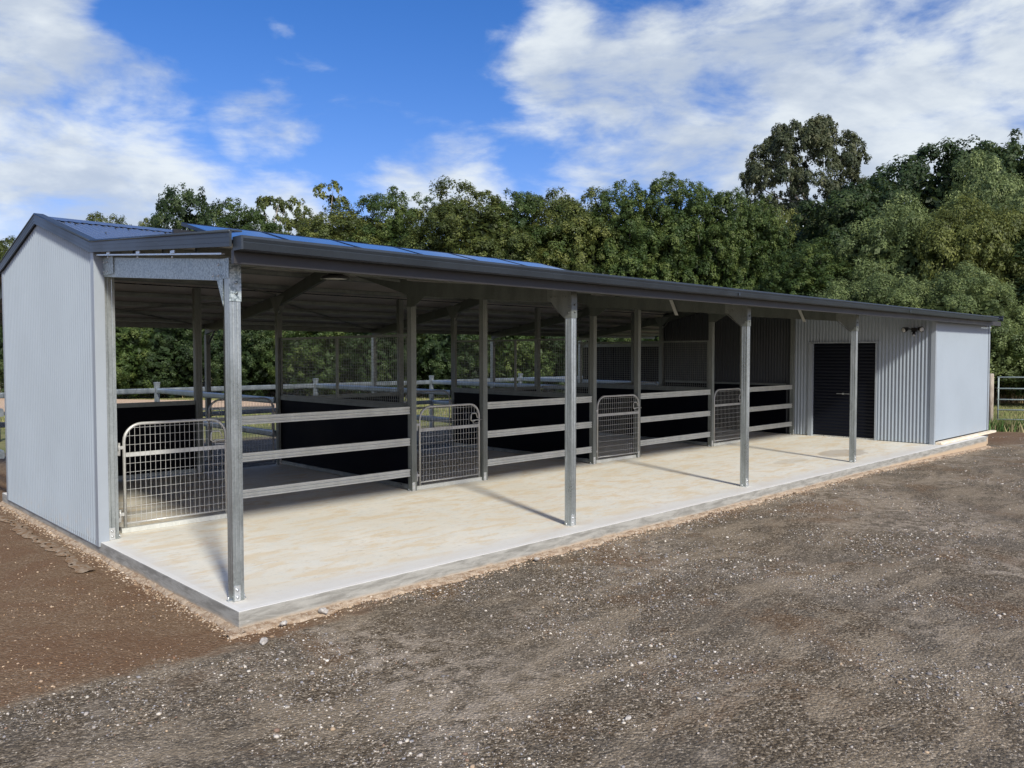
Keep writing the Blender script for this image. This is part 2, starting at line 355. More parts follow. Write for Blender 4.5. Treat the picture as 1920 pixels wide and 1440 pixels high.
def numpy_mesh(name, verts, nface, k, m_, tint=None, smooth=False, faces=None):
    """verts (N,3), faces of k corners"""
    me = bpy.data.meshes.new(name); me.vertices.add(len(verts)); me.vertices.foreach_set('co', verts.astype(np.float32).ravel())
    fi = np.arange(nface * k, dtype=np.int32) if faces is None else faces.astype(np.int32).ravel()
    me.loops.add(nface * k); me.loops.foreach_set('vertex_index', fi)
    me.polygons.add(nface); me.polygons.foreach_set('loop_start', np.arange(0, nface * k, k, dtype=np.int32)); me.polygons.foreach_set('loop_total', np.full(nface, k, dtype=np.int32))
    if smooth: me.polygons.foreach_set('use_smooth', np.ones(nface, dtype=bool))
    me.update(calc_edges=True)
    if tint is not None:
        a = me.attributes.new('tint', 'FLOAT_COLOR', 'POINT'); a.data.foreach_set('color', tint.astype(np.float32).ravel())
    me.materials.append(MATS[m_]); return me
def link(name, me, parent=None):
    o = bpy.data.objects.new(name, me); COL.objects.link(o)
    if parent: o.parent = parent
    return o

# ------------------------------------------------------------------ terrain
def tz(x, y):
    s = (x + 2.72) * .698 + (y + 5.76) * .716
    return -.155 - np.clip(s - 14, 0, 48) * .0205
def lat(h):  # sum of sines as smooth bumps
    pass
gx = np.concatenate([np.array([-600, -300, -150, -80, -45, -28, -20, -15]), np.arange(-12, 26, .2), np.array([27, 29, 32, 36, 42, 50, 60, 75, 100, 160, 300, 700])])
gy = np.concatenate([np.array([-600, -300, -150, -70, -35, -20, -14]), np.arange(-11, 9, .2), np.array([9.5, 10.5, 12, 14, 17, 21, 26, 32, 40, 50, 62, 80, 110, 180, 320, 800])])
GX, GY = np.meshgrid(gx, gy, indexing='ij')
def bumps(x, y):
    h = 0
    for k, (a, b, ph) in enumerate([(1.1, .7, 0), (-.6, 1.5, 1), (2.3, -1.9, 2), (3.7, 2.9, 3), (-4.9, 4.1, 4), (6.3, 5.7, .5)]):
        h = h + np.sin(a * x + b * y + ph) / (1 + k)
    return h
near = np.clip((-.35 - GY) / .6, 0, 1) * np.clip((16 - GX) / 6, 0, 1)
GZ = tz(GX, GY) + .009 * bumps(GX, GY) * np.maximum(near, np.clip((-.4 - GX) / .8, 0, 1))
nx, ny = GX.shape
idx = np.arange(nx * ny).reshape(nx, ny)
F = np.stack([idx[:-1, :-1], idx[1:, :-1], idx[1:, 1:], idx[:-1, 1:]], -1).reshape(-1, 4)
me = numpy_mesh('ground', np.stack([GX, GY, GZ], -1).reshape(-1, 3), len(F), 4, 'ground', smooth=True, faces=F)
tag(link('ground', me), kind='structure')
def sheet(name, poly, m_, dz, step=2.5):
    """terrain-following sheet inside a convex quad"""
    P = [np.array(q, float) for q in poly]; n = 14; vs = []
    for i in range(n + 1):
        for j in range(n + 1):
            u, v = i / n, j / n
            q = (P[0] * (1 - u) + P[1] * u) * (1 - v) + (P[3] * (1 - u) + P[2] * u) * v
            vs.append((q[0], q[1], float(tz(q[0], q[1])) + dz))
    fs = [(i * (n + 1) + j, (i + 1) * (n + 1) + j, (i + 1) * (n + 1) + j + 1, i * (n + 1) + j + 1) for i in range(n) for j in range(n)]
    return tag(MB().add(vs, fs).build(name, m_), kind='structure')
sheet('sand_arena', [(2.0, 35.5), (16.2, 28.4), (20.2, 35.5), (6.5, 60)], 'sand', .10)

# concrete slab, one solid with a chipped front edge
sb = MB(); S = 92; top = []; xs = np.linspace(0, 18.63, S)
sb.prism([(0, 0, -.6), (18.63, 0, -.6), (18.63, 7.36, -.6), (0, 7.36, -.6)], (0, 0, .6))
slab = sb.build('concrete_slab', 'concrete')
bv = slab.modifiers.new('b', 'BEVEL'); bv.width = .008; bv.segments = 2
tag(slab, kind='structure')
tag(MB().box((18.632, .24, -.6), (19.62, 7.36, -.004)).build('store_footing', 'concrete'), kind='structure')

# clay strip hugging the slab foot
cl = []; cf = []
def strip(path, nrm, wid, name):
    vs = []; n = len(path); K = 7
    for i, (x, y) in enumerate(path):
        q = i * .37; wv = wid * (.85 + .22 * math.sin(q * .43) + .16 * math.sin(q * 1.1 + 1) + .12 * math.sin(q * 2.7 + 2) + .10 * random.random())
        for k in range(K):
            f = k / (K - 1); px, py = x + nrm[0] * wv * f, y + nrm[1] * wv * f
            hgt = .028 * (1 - f) ** .7 + .012 * random.random() * (1 if 0 < k < K - 1 else 0) - (.03 if k == K - 1 else 0)
            vs.append((px, py, float(tz(px, py)) + hgt))
    fs = [(i * K + k, (i + 1) * K + k, (i + 1) * K + k + 1, i * K + k + 1) for i in range(n - 1) for k in range(K - 1)]
    o = MB().add(vs, fs, True).build(name, 'clay'); tag(o, kind='structure')
strip([(x, .01) for x in np.arange(-.12, 18.7, .045)], (0, -1), .125, 'clay_strip')
strip([(.01, y) for y in np.arange(-.1, 7.4, .045)], (-1, 0), .07, 'clay_strip')
# smear of spilt concrete along the gable wall foot
vs = []; fs = []; K = 8; ys = np.arange(2.6, 7.2, .06)
for i, y in enumerate(ys):
    w0 = .19 + .03 * math.sin(i * .23) + .012 * math.sin(i * .9); w1 = w0 + .12 + .03 * math.sin(i * .31 + 1) + .02 * math.sin(i*1.3) + .02 * random.random()
    for k in range(K):
        x = -(w0 + (w1 - w0) * k / (K - 1)); vs.append((x, y, float(tz(x, y)) + .009 + .014 * math.sin(math.pi * k / (K - 1)) * (.6 + .6 * random.random())))
fs = [(i * K + k, (i + 1) * K + k, (i + 1) * K + k + 1, i * K + k + 1) for i in range(len(ys) - 1) for k in range(K - 1) if random.random() > .05]
tag(MB().add(vs, fs, True).build('concrete_spill', 'spill'), kind='structure')

# ------------------------------------------------------------------ gravel (stuff)
def ico():
    ph = (1 + 5 ** .5) / 2
    v = np.array([(-1, ph, 0), (1, ph, 0), (-1, -ph, 0), (1, -ph, 0), (0, -1, ph), (0, 1, ph), (0, -1, -ph), (0, 1, -ph), (ph, 0, -1), (ph, 0, 1), (-ph, 0, -1), (-ph, 0, 1)]) / math.sqrt(1 + ph * ph)
    f = np.array([(0, 11, 5), (0, 5, 1), (0, 1, 7), (0, 7, 10), (0, 10, 11), (1, 5, 9), (5, 11, 4), (11, 10, 2), (10, 7, 6), (7, 1, 8), (3, 9, 4), (3, 4, 2), (3, 2, 6), (3, 6, 8), (3, 8, 9), (4, 9, 5), (2, 4, 11), (6, 2, 10), (8, 6, 7), (9, 8, 1)])
    return v, f
IV, IF = ico()
def vnoise(x, y, s, seed):
    r2 = np.random.default_rng(seed); G = r2.random((64, 64)); x = x * s + 20; y = y * s + 20
    xi, yi = np.floor(x).astype(int), np.floor(y).astype(int); fx, fy = x - xi, y - yi; fx = fx * fx * (3 - 2 * fx); fy = fy * fy * (3 - 2 * fy)
    g_ = lambda a, b: G[a % 64, b % 64]
    return (g_(xi, yi) * (1 - fx) + g_(xi + 1, yi) * fx) * (1 - fy) + (g_(xi, yi + 1) * (1 - fx) + g_(xi + 1, yi + 1) * fx) * fy
def scatter(n, rmin, rmax, s0, s1, powr, clus):
    out = []
    th = rng.uniform(-44, 44, n) * math.pi / 180 + math.atan2(FW.y, FW.x)
    rr = np.sqrt(rng.uniform(rmin ** 2, rmax ** 2, n))
    x = CAM.x + rr * np.cos(th); y = CAM.y + rr * np.sin(th)
    ok = ~((x > -.03) & (x < 19.7) & (y > -.03)) & ~((x > -.1) & (y > 3)) & (y < 9)
    nv = .6 * vnoise(x, y, 1.1, 3) + .4 * vnoise(x, y, 3.3, 4)
    ok &= rng.random(n) < np.clip((nv - .5) * 5 * clus * 1.3 + (1 - clus * .80), .05, 1)
    ok &= ~((x < -.1) & (y > -.3) & (rng.random(n) < .55)); x, y = x[ok], y[ok]; n = len(x)
    s = s0 * (s1 / s0) ** (rng.random(n) ** powr)
    return x, y, s
XS = [scatter(20000, 3, 26, .0064, .020, 2.1, .82), scatter(6500, 2.6, 11, .0065, .017, 1.6, .9), scatter(52000, 2.4, 16, .0042, .010, 1.4, .68), scatter(52000, 2.4, 8, .0022, .005, 1.2, .5)]
x = np.concatenate([a[0] for a in XS]); y = np.concatenate([a[1] for a in XS]); s = np.concatenate([a[2] for a in XS]); n = len(x)
ax = rng.uniform(.75, 1.35, n), rng.uniform(.6, 1.1, n), rng.uniform(.4, .8, n); rot = rng.uniform(0, 6.28, n)
P = IV[None] * (1 + rng.uniform(-.22, .22, (n, 12, 1))); P = P * np.stack(ax, -1)[:, None, :] * s[:, None, None]
c_, s_ = np.cos(rot)[:, None], np.sin(rot)[:, None]
PX = P[..., 0] * c_ - P[..., 1] * s_; PY = P[..., 0] * s_ + P[..., 1] * c_
nearp = np.maximum(np.clip((-.35 - y) / .6, 0, 1) * np.clip((16 - x) / 6, 0, 1), np.clip((-.4 - x) / .8, 0, 1))
zb = tz(x, y) + .009 * bumps(x, y) * nearp + s * .22
V = np.stack([PX + x[:, None], PY + y[:, None], P[..., 2] + zb[:, None]], -1).reshape(-1, 3)
FF = (IF[None] + (np.arange(n) * 12)[:, None, None]).reshape(-1, 3)
pal = np.array([(.58, .53, .45), (.42, .38, .34), (.22, .21, .21), (.13, .12, .115), (.42, .31, .20), (.60, .56, .50), (.20, .13, .09), (.27, .27, .29)])
pw = np.array([.16, .2, .2, .16, .07, .05, .09, .07]); ci = rng.choice(8, n, p=pw / pw.sum()); cc = pal[ci] * rng.uniform(.75, 1.2, (n, 1))
cc[(x < 0) & (y > -.2)] *= np.array([.9, .72, .55])
T4 = np.concatenate([np.repeat(cc, 12, 0), np.ones((n * 12, 1))], 1)
gme = numpy_mesh('gravel', V, len(FF), 3, 'pebble', T4, smooth=False, faces=FF)
tag(link('gravel', gme), 'loose grey and pale stones scattered over the dark yard', None, None, 'stuff')
# crumbs of clay and dirt along the slab foot
n = 9000; k = n // 4; xx = np.concatenate([rng.uniform(-.15, 18.7, n - k), -np.abs(rng.normal(0, .07, k)) - .01]); yy = np.concatenate([-np.abs(rng.normal(0, .10, n - k)) - .01, rng.uniform(-.1, 7.3, k)])
ss = rng.uniform(.003, .010, n) * (1 + (rng.random(n) > .95)); V = IV[None] * (1 + rng.uniform(-.25, .25, (n, 12, 1))) * ss[:, None, None] * np.array([1.2, 1, .7])
V = V + np.stack([xx, yy, tz(xx, yy) + np.clip(.022 * (1 - np.maximum(-yy, 0) / .14), 0, 1) * (yy < 0)], -1)[:, None, :]
cc = np.array([(.44, .33, .22), (.30, .20, .12), (.55, .46, .36), (.17, .11, .07)])[rng.integers(0, 4, n)] * rng.uniform(.8, 1.15, (n, 1))
FF = (IF[None] + (np.arange(n) * 12)[:, None, None]).reshape(-1, 3)
tag(link('clay_crumbs', numpy_mesh('clay_crumbs', V.reshape(-1, 3), len(FF), 3, 'pebble', np.concatenate([np.repeat(cc, 12, 0), np.ones((n * 12, 1))], 1), faces=FF)), 'crumbled tan clay along the foot of the concrete slab', None, None, 'stuff')
# bigger single rocks
def rock(loc, s, label, grp=None):
    v = IV * (1 + rng.uniform(-.2, .2, (12, 1))) * np.array([1.25, .85, .6]) * s
    o = MB().add(v, [tuple(f) for f in IF]).build('rock', 'rock'); sub = o.modifiers.new('s', 'SUBSURF'); sub.levels = sub.render_levels = 2; sub.subdivision_type = 'SIMPLE'
    bv = o.modifiers.new('b', 'BEVEL'); bv.width = s * .12; bv.limit_method = 'ANGLE'
    o.location = loc; o.rotation_euler = (0, 0, rng.uniform(0, 6)); tag(o, label, 'rock', grp)
rock((.02, -.36, -.135), .042, 'flat pale grey rock on the gravel just in front of the slab corner')
rock((.66, -.10, -.115), .045, 'tan clod of rock against the slab foot right of the corner post')
rock((.30, -.13, -.125), .035, 'crumbled tan rock at the slab foot nearest the corner')
rock((.95, -2.95, -.15), .022, 'rounded tan stone lying near the bottom middle of the yard')
rock((3.1, -.14, -.125), .03, 'small tan clod on the clay strip left of the second porch post')

# ------------------------------------------------------------------ building
X0, X1_ = 0.0, 19.62; YF, YM, YRg, YB = .26, 3.2, 7.27, 10.32   # front posts, main eave, rear eave, lean-to eave
YR, ZR, ZE = 5.22, 3.60, 3.08
def zroof(y):
    if y <= YM: return 2.806 + (ZE - .012 - 2.806) * (y + .01) / (YM + .01)
    if y <= YR: return ZE + (ZR - ZE) * (y - YM) / (YR - YM)
    if y <= YRg: return ZR - (ZR - ZE) * (y - YR) / (YRg - YR)
    return ZE - .012 - (ZE - 2.60) * (y - YRg) / (YB - YRg)
BLD = thing('stable', 'long open-fronted horse stable of grey corrugated steel with galvanised posts and stall rails', 'stable')

PIT = .076
def corr(name, P0, U, length, zb, zt, N, m_, holes=(), amp=.0085, seg=8, label=None, parent=BLD):
    """vertical corrugated cladding: P0 origin, U unit dir, zt(u) top, N outward normal; holes (u0,u1,z0,z1)"""
    P0, U, N = Vector(P0), Vector(U), Vector(N); mbx = MB()
    us = list(np.arange(0, length, PIT / seg)) + [length]
    for h in holes: us += [h[0], h[1]]
    us = sorted(set(round(u, 4) for u in us)); off = lambda u: amp * math.sin(2 * math.pi * u / PIT)
    vs = []; fs = []
    def seg_(u0, u1, za0, zb0, za1, zb1):
        o = len(vs)
        for u, z in ((u0, za0), (u1, za1), (u1, zb1), (u0, zb0)):
            p_ = P0 + U * u + N * off(u); vs.append((p_.x, p_.y, z))
        fs.append((o, o + 1, o + 2, o + 3))
    for u0, u1 in zip(us[:-1], us[1:]):
        um = (u0 + u1) / 2; z0 = zb; inh = [h for h in holes if h[0] <= um <= h[1]]
        if inh:
            h = inh[0]
            if h[2] > zb + .01: seg_(u0, u1, zb, h[2], zb, h[2])
            z0 = h[3]
        seg_(u0, u1, z0, zt(u0), z0, zt(u1))
    mbx.add(vs, fs, True); me_ = mbx.build(name, m_, parent, label, recalc=False)
    import bmesh
    b = bmesh.new(); b.from_mesh(me_.data); bmesh.ops.remove_doubles(b, verts=b.verts, dist=.0002); b.to_mesh(me_.data); b.free()
    return me_
# gable end wall (faces -X)
corr('gable_wall', (0, 3.19, 0), (0, 1, 0), 3.80, -.045, lambda u: zroof(3.19 + u) - .075, (-1, 0, 0), 'cladding', amp=.0125, seg=12)
MB().ext([(0, 0), (.006, 0), (.006, .012), (-.0, .012)], (-.012, 3.19, -.05), (-.012, 7.0, -.05), (0, 0, 1)).build('drip_edge', 'trim_pale', BLD)
# corner flashings of the gable wall
MB().box((-.018, 3.168, -.045), (-.013, 3.245, 3.0)).box((-.018, 3.160, -.045), (.085, 3.168, 3.0)).build('corner_flashing', 'trim_pale', BLD)
MB().box((-.018, 6.93, -.045), (-.013, 7.0, 3.08)).box((-.018, 7.0, -.045), (.085, 7.008, 3.08)).build('corner_flashing', 'trim_pale', BLD)
# inside lining of the gable wall
MB().box((.04, 3.4, 0), (.055, 7.2, 1.2)).build('kickboard', 'black_board', BLD)
# partition wall of the store (faces -X)
DY0, DY1 = 1.50, 2.97
def zw(y): return zroof(y) - .03
corr('inner_wall', (15.81, 3.464, 0), (0, 1, 0), 3.80, .012, lambda u: zw(3.464 + u), (-1, 0, 0), 'cladding_shaded')
corr('store_wall', (15.81, .27, 0), (0, 1, 0), 3.192, .012, lambda u: zw(.27 + u), (-1, 0, 0), 'cladding', holes=((DY0 - .27 - .03, DY1 - .27 + .12, -1, 2.21),))
MB().box((15.785, .252, .0), (15.795, .335, zroof(.3) - .05)).box((15.785, .244, .0), (15.87, .252, zroof(.3) - .05)).build('corner_flashing', 'trim_pale', BLD)
# front wall of the store
corr('front_wall', (15.86, .26, 0), (1, 0, 0), 3.72, .07, lambda u: zroof(.26) - .04, (0, -1, 0), 'cladding')
MB().box((19.56, .246, .07), (19.66, .254, 2.74)).box((19.652, .254, .07), (19.66, .34, 2.74)).build('corner_flashing', 'trim_pale', BLD)
corr('end_wall', (19.62, .27, 0), (0, 1, 0), 7.0, .012, lambda u: zw(.27 + u), (1, 0, 0), 'cladding')
corr('back_wall', (15.86, 7.27, 0), (1, 0, 0), 3.74, .0, lambda u: ZE - .06, (0, 1, 0), 'cladding')
MB().box((15.86, .12, .004), (19.85, .235, .052)).build('sill_plank', 'plank', BLD)
# roller door
rd = MB(); nsl = 29; vs = []; fs = []
zz = np.linspace(.015, 2.19, nsl * 6 + 1)
for z in zz:
    o_ = .012 * abs(math.sin(math.pi * (z - .015) / (2.175 / nsl))) ** .6
    vs += [(15.865 - o_, DY0 - .005, z), (15.865 - o_, DY1 + .005, z)]
fs = [(2 * i, 2 * i + 1, 2 * i + 3, 2 * i + 2) for i in range(len(zz) - 1)]
door = rd.add(vs, fs, True).build('roller_door', 'navy_door', BLD, recalc=False)
MB().box((15.835, 2.10, 1.02), (15.85, 2.40, 1.032)).box((15.84, 2.23, 1.005), (15.853, 2.27, 1.047)).build('handle', 'zinc', door)
MB().box((15.835, DY0 + .005, .0), (15.85, DY1 - .005, .03)).build('bottom_rail', 'zinc', door)
MB().box((15.775, DY1, .0), (15.88, DY1 + .10, 2.2)).build('door_jamb', 'trim_pale', BLD)
MB().box((15.775, DY0 - .04, .0), (15.88, DY0, 2.2)).build('door_jamb', 'trim_pale', BLD)
MB().box((15.77, DY0 - .07, 2.202), (15.88, DY1 + .13, 2.232)).build('door_head', 'trim_pale', BLD)
# lower black lining of the last stall
MB().box((15.755, 3.62, .02), (15.775, 7.15, 1.18)).build('kickboard', 'black_board', BLD)
MB().box((15.735, 3.62, 1.182), (15.775, 7.15, 1.23)).build('capping_rail', 'galv_dull', BLD)

# roof sheets: corrugations run down the slope
def roof(name, ya, yb, dz=0.0, m_='roof_paint', xa=-.03, xb=19.72):
    vs = []; fs = []; xs = np.arange(xa, xb, PIT / 6); za, zb_ = zroof(ya), zroof(yb)
    # evaluate the end heights on this plane
    if ya >= YM - 1e-6 and ya < YR: za = ZE
    if abs(ya - YRg) < 1e-6: za = ZE - .014
    for x_ in xs:
        o_ = .008 * math.sin(2 * math.pi * x_ / PIT) + dz
        vs += [(x_, ya, za + o_), (x_, yb, zb_ + o_)]
    fs = [(2 * i, 2 * i + 2, 2 * i + 3, 2 * i + 1) for i in range(len(xs) - 1)]
    return MB().add(vs, fs, True).build(name, m_, BLD, recalc=False)
roof('roof_sheet', -.02, YM + .02); roof('roof_sheet', YM, YR); roof('roof_sheet', YR, YRg); roof('roof_sheet', YRg, YB)
# foil lining under the sheets
def plane(name, ya, yb, dz, m_, xa=.02, xb=19.6):
    za, zb_ = zroof(ya), zroof(yb)
    return MB().prism([(xa, ya, za + dz), (xb, ya, za + dz), (xb, yb, zb_ + dz), (xa, yb, zb_ + dz)], (0, 0, .004)).build(name, m_, BLD)
plane('ceiling_lining', .02, YM - .01, -.030, 'lining'); plane('ceiling_lining', YM + .01, YR - .01, -.030, 'lining')
plane('ceiling_lining', YR + .01, YRg - .01, -.030, 'lining'); plane('ceiling_lining', YRg + .02, YB - .02, -.030, 'lining')
# ridge capping with scalloped skirts
vs = []; xs = np.arange(-.04, 19.72, .0127); fs = []
for x_ in xs:
    sc = .5 - .5 * math.cos(2 * math.pi * x_ / (2 * PIT)); dd = .16 + .035 * (1 if sc > .5 else 0)
    for sgn in (-1, 1):
        y_ = YR + sgn * dd; vs.append((x_, y_, zroof(y_) + .013))
    vs.append((x_, YR, ZR + .028))
fs = []
for i in range(len(xs) - 1):
    a, b = 3 * i, 3 * i + 3; fs += [(a, b, b + 2, a + 2), (a + 1, a + 2, b + 2, b + 1)]
MB().add(vs, fs).build('ridge_cap', 'roof_paint', BLD, recalc=False)
# roof screws on the near gable slope
for x_ in np.arange(.3, 1.6, .152):
    for y_ in (3.55, 4.25, 4.85):
        if random.random() < .6: MB().cyl((x_, y_, zroof(y_) + .006), (x_, y_, zroof(y_) + .018), .009, 6).build('roof_screw', 'dark_trim', BLD)
# barge cappings (near and far end)
for xe, o_ in ((-.045, 1), (19.70, -1)):
    def barge(y0, z0, y1, z1, hgt=.115):
        d = Vector((0, y1 - y0, z1 - z0)).normalized()
        b = MB(); b.prism([(xe, y0, z0 + .02), (xe, y1, z1 + .02), (xe, y1, z1 + .02 - hgt), (xe, y0, z0 + .02 - hgt)], (.018 * o_, 0, 0))
        b.prism([(xe, y0, z0 + .02), (xe, y1, z1 + .02), (xe, y1, z1 + .032), (xe, y0, z0 + .032)], (.10 * o_, 0, 0))
        b.tube([(xe + .004 * o_, y0, z0 + .018), (xe + .004 * o_, y1, z1 + .018)], .013, 8)
        for q in (.35, .7): b.prism([(xe - .002 * o_, y0, z0 - hgt * q + .02), (xe - .002 * o_, y1, z1 - hgt * q + .02), (xe - .002 * o_, y1, z1 - hgt * q + .016), (xe - .002 * o_, y0, z0 - hgt * q + .016)], (.003 * o_, 0, 0))
        return b.build('barge_capping', 'dark_trim', BLD)
    barge(-.02, 2.845, YM - .02, ZE + .012); barge(YM - .018, ZE + .012, YR, ZR + .02); barge(YR + .002, ZR + .02, YRg + .02, ZE + .012); barge(YRg + .022, ZE, YB, 2.61)
# front gutter (quad profile), end stop and eave fascia
gp = [(-.012, 0), (-.012, .098), (-.006, .098), (-.006, .006), (.10, .006), (.118, .055), (.112, .060), (.126, .085), (.124, .104), (.112, .104), (.112, .098), (.118, .096), (.118, .086), (.104, .060), (.108, .052), (.092, .0)]
gt = MB(); gt.ext([(q[0], -q[1]) for q in gp], (-.0, -.012, 2.722), (18.88, -.012, 2.722), (0, -1, 0))
gutter = gt.build('gutter', 'dark_trim', BLD)
MB().box((-.012, -.142, 2.722), (.004, 0.0, 2.824)).build('end_stop', 'dark_trim', gutter)
for xj in (7.0, 13.2): MB().box((xj, -.140, 2.735), (xj + .04, -.1375, 2.78)).build('joiner', 'dark_trim', gutter)
MB().box((.0, .004, 2.63), (19.6, .05, 2.735)).build('eave_purlin', 'brown_trim', BLD)
MB().box((.0, 10.27, 2.47), (19.6, 10.31, 2.56)).build('eave_purlin', 'galv_dull', BLD)
MB().ext([(q[0], -q[1]) for q in gp], (19.62, 10.335, 2.49), (-.0, 10.335, 2.49), (0, 1, 0)).build('gutter', 'dark_trim', BLD)
# purlins (top hats) under the lining
for y_ in (.75, 1.45, 2.15, 2.85, 3.45, 4.1, 4.75, 5.7, 6.3, 6.95, 7.8, 8.5, 9.2, 9.85):
    sl = (zroof(y_ + .05) - zroof(y_ - .05)) / .1; z_ = zroof(y_) - .034
    prof = [(-.045, 0), (-.025, 0), (-.02, -.055), (.02, -.055), (.025, 0), (.045, 0), (.045, -.004), (.028, -.004), (.023, -.062), (-.023, -.062), (-.028, -.004), (-.045, -.004)]
    MB().prism([(.03, y_ + a, z_ + b - .002 + a * sl) for a, b in prof], (19.5, 0, 0)).build('purlin', 'galv_dull', BLD)
# wire cross braces under the roof
for (p0, p1) in (((.1, 3.5, 2.98), (4.1, 5.1, 3.44)), ((4.1, 3.5, 2.98), (.1, 5.1, 3.44)), ((.1, 7.5, 2.92), (4.1, 10.1, 2.52)), ((4.1, 7.5, 2.92), (.1, 10.1, 2.52)), ((4.3, 7.5, 2.92), (8.1, 10.1, 2.52)), ((.2, 5.4, 3.40), (4.1, 7.1, 2.98)), ((4.1, 5.4, 3.40), (.2, 7.1, 2.98))):
    MB().ext([(-.015, -.001), (.015, -.001), (.015, .001), (-.015, .001)], p0, p1, (0, 0, 1)).build('strap_brace', 'galv_dull', BLD)

# ---- posts
def post_profile(wx, wy):
    g1, d = .006, .004
    def side(L):  # three shallow grooves along one face
        return [0, L * .30 - g1, L * .30, L * .30 + g1, L * .70 - g1, L * .70, L * .70 + g1]
    pts = []
    for (a, dpt) in zip(side(wx), [0, 0, d, 0, 0, d, 0]): pts.append((a, dpt))
    for (a, dpt) in zip(side(wy), [0, 0, d, 0, 0, d, 0]): pts.append((wx - dpt, a))
    for (a, dpt) in zip(side(wx), [0, 0, d, 0, 0, d, 0]): pts.append((wx - a, wy - dpt))
    for (a, dpt) in zip(side(wy), [0, 0, d, 0, 0, d, 0]): pts.append((dpt, wy - a))
    return pts
def post(x_, y_, z0, z1, wx=.09, wy=.09, m_='galv_dull', foot=True, label=None, parent=BLD, name='post'):
    o = MB().ext(post_profile(wx, wy), (x_, y_, z0), (x_, y_, z1), (1, 0, 0)).build(name, m_, parent, label)
    if foot:
        b = MB(); b.box((x_ + .006, y_ - .008, z0 + .002), (x_ + wx * .62, y_ - .0005, z0 + .125)); b.box((x_ - .03, y_ + .02, z0 + .001), (x_ + wx + .03, y_ + .07, z0 + .009))
        for zz_ in (.035, .092): b.cyl((x_ + wx * .32, y_ - .018, z0 + zz_), (x_ + wx * .32, y_ - .007, z0 + zz_), .012, 6)
        for xx_ in (-.02, wx + .02): b.cyl((x_ + xx_, y_ + .045, z0 + .008), (x_ + xx_, y_ + .045, z0 + .035), .007, 6)
        b.build('foot_bracket', 'zinc', o)
    return o
FX = [.079, 4.07, 7.93, 11.73]; SX = [.09, 4.21, 8.21, 12.07]
for i, (fx, sx_) in enumerate(zip(FX, SX)):
    p_ = post(fx, .26, .001, 2.60, m_='galv_post', label=['weathered corner porch post with streaked zinc at the near end of the slab', None, None, None][i])
    # haunch gusset on the -X face with folded front lip and bolts
    b = MB(); xg = fx - .006
    if i == 0:
        b.prism([(xg, .36, 2.33), (xg, .47, 2.545), (xg, .36, 2.545)], (.005, 0, 0)); b.box((fx - .004, .252, 2.365), (fx + .094, .2595, 2.70)); b.box((xg, .252, 2.545), (xg + .005, .36, 2.70))
    else:
        b.prism([(xg, .252, 2.36), (xg, .36, 2.36), (xg, .56, 2.545), (xg, .62, 2.56), (xg, .62, 2.74), (xg, .252, 2.72)], (.005, 0, 0)); b.box((fx - .004, .252, 2.36), (fx + .094, .2595, 2.70))
        for (yy, zz_) in ((.29, 2.42), (.29, 2.49), (.50, 2.60), (.50, 2.68), (.57, 2.60), (.57, 2.68), (.34, 2.60)): b.cyl((xg - .01, yy, zz_), (xg, yy, zz_), .010, 6)
        b.box((fx + .01, .5, 2.48), (fx + .05, .505, 2.49))
    for zz_ in (2.43, 2.51): b.cyl((fx + .05, .238, zz_), (fx + .05, .252, zz_), .013, 6)
    b.build('haunch_bracket', 'galv_spangle' if i == 0 else 'galv_dull', p_)
    if i > 0: MB().ext([(-.02, -.002), (.02, -.002), (.02, .002), (-.02, .002)], (fx + .045, .36, 2.34), (fx + .045, .62, 2.545), (1, 0, 0)).build('knee_brace', 'galv_dull', p_)
def czee(xw, xo, y0, zt0, zb0, y1, zt1, zb1, name='rafter', m_='galv_rafter', parent=BLD):
    """C section rafter: web plane at x=xw, flanges reach to xo"""
    t_ = .004 * (1 if xo > xw else -1); b = MB()
    b.prism([(xw, y0, zt0), (xw, y1, zt1), (xw, y1, zb1), (xw, y0, zb0)], (t_, 0, 0))
    b.prism([(xw + t_, y0, zb0), (xw + t_, y1, zb1), (xw + t_, y1, zb1 + .004), (xw + t_, y0, zb0 + .004)], (xo - xw, 0, 0))
    b.prism([(xw + t_, y0, zt0), (xw + t_, y1, zt1), (xw + t_, y1, zt1 - .004), (xw + t_, y0, zt0 - .004)], (xo - xw, 0, 0))
    b.prism([(xo, y0, zb0 + .004), (xo, y1, zb1 + .004), (xo, y1, zb1 + .022), (xo, y0, zb0 + .022)], (t_, 0, 0))
    return b.build(name, m_, parent)
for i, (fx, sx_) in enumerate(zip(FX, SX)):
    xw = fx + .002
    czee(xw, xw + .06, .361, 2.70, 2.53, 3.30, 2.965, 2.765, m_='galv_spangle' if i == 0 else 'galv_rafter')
    if i > 1: pass
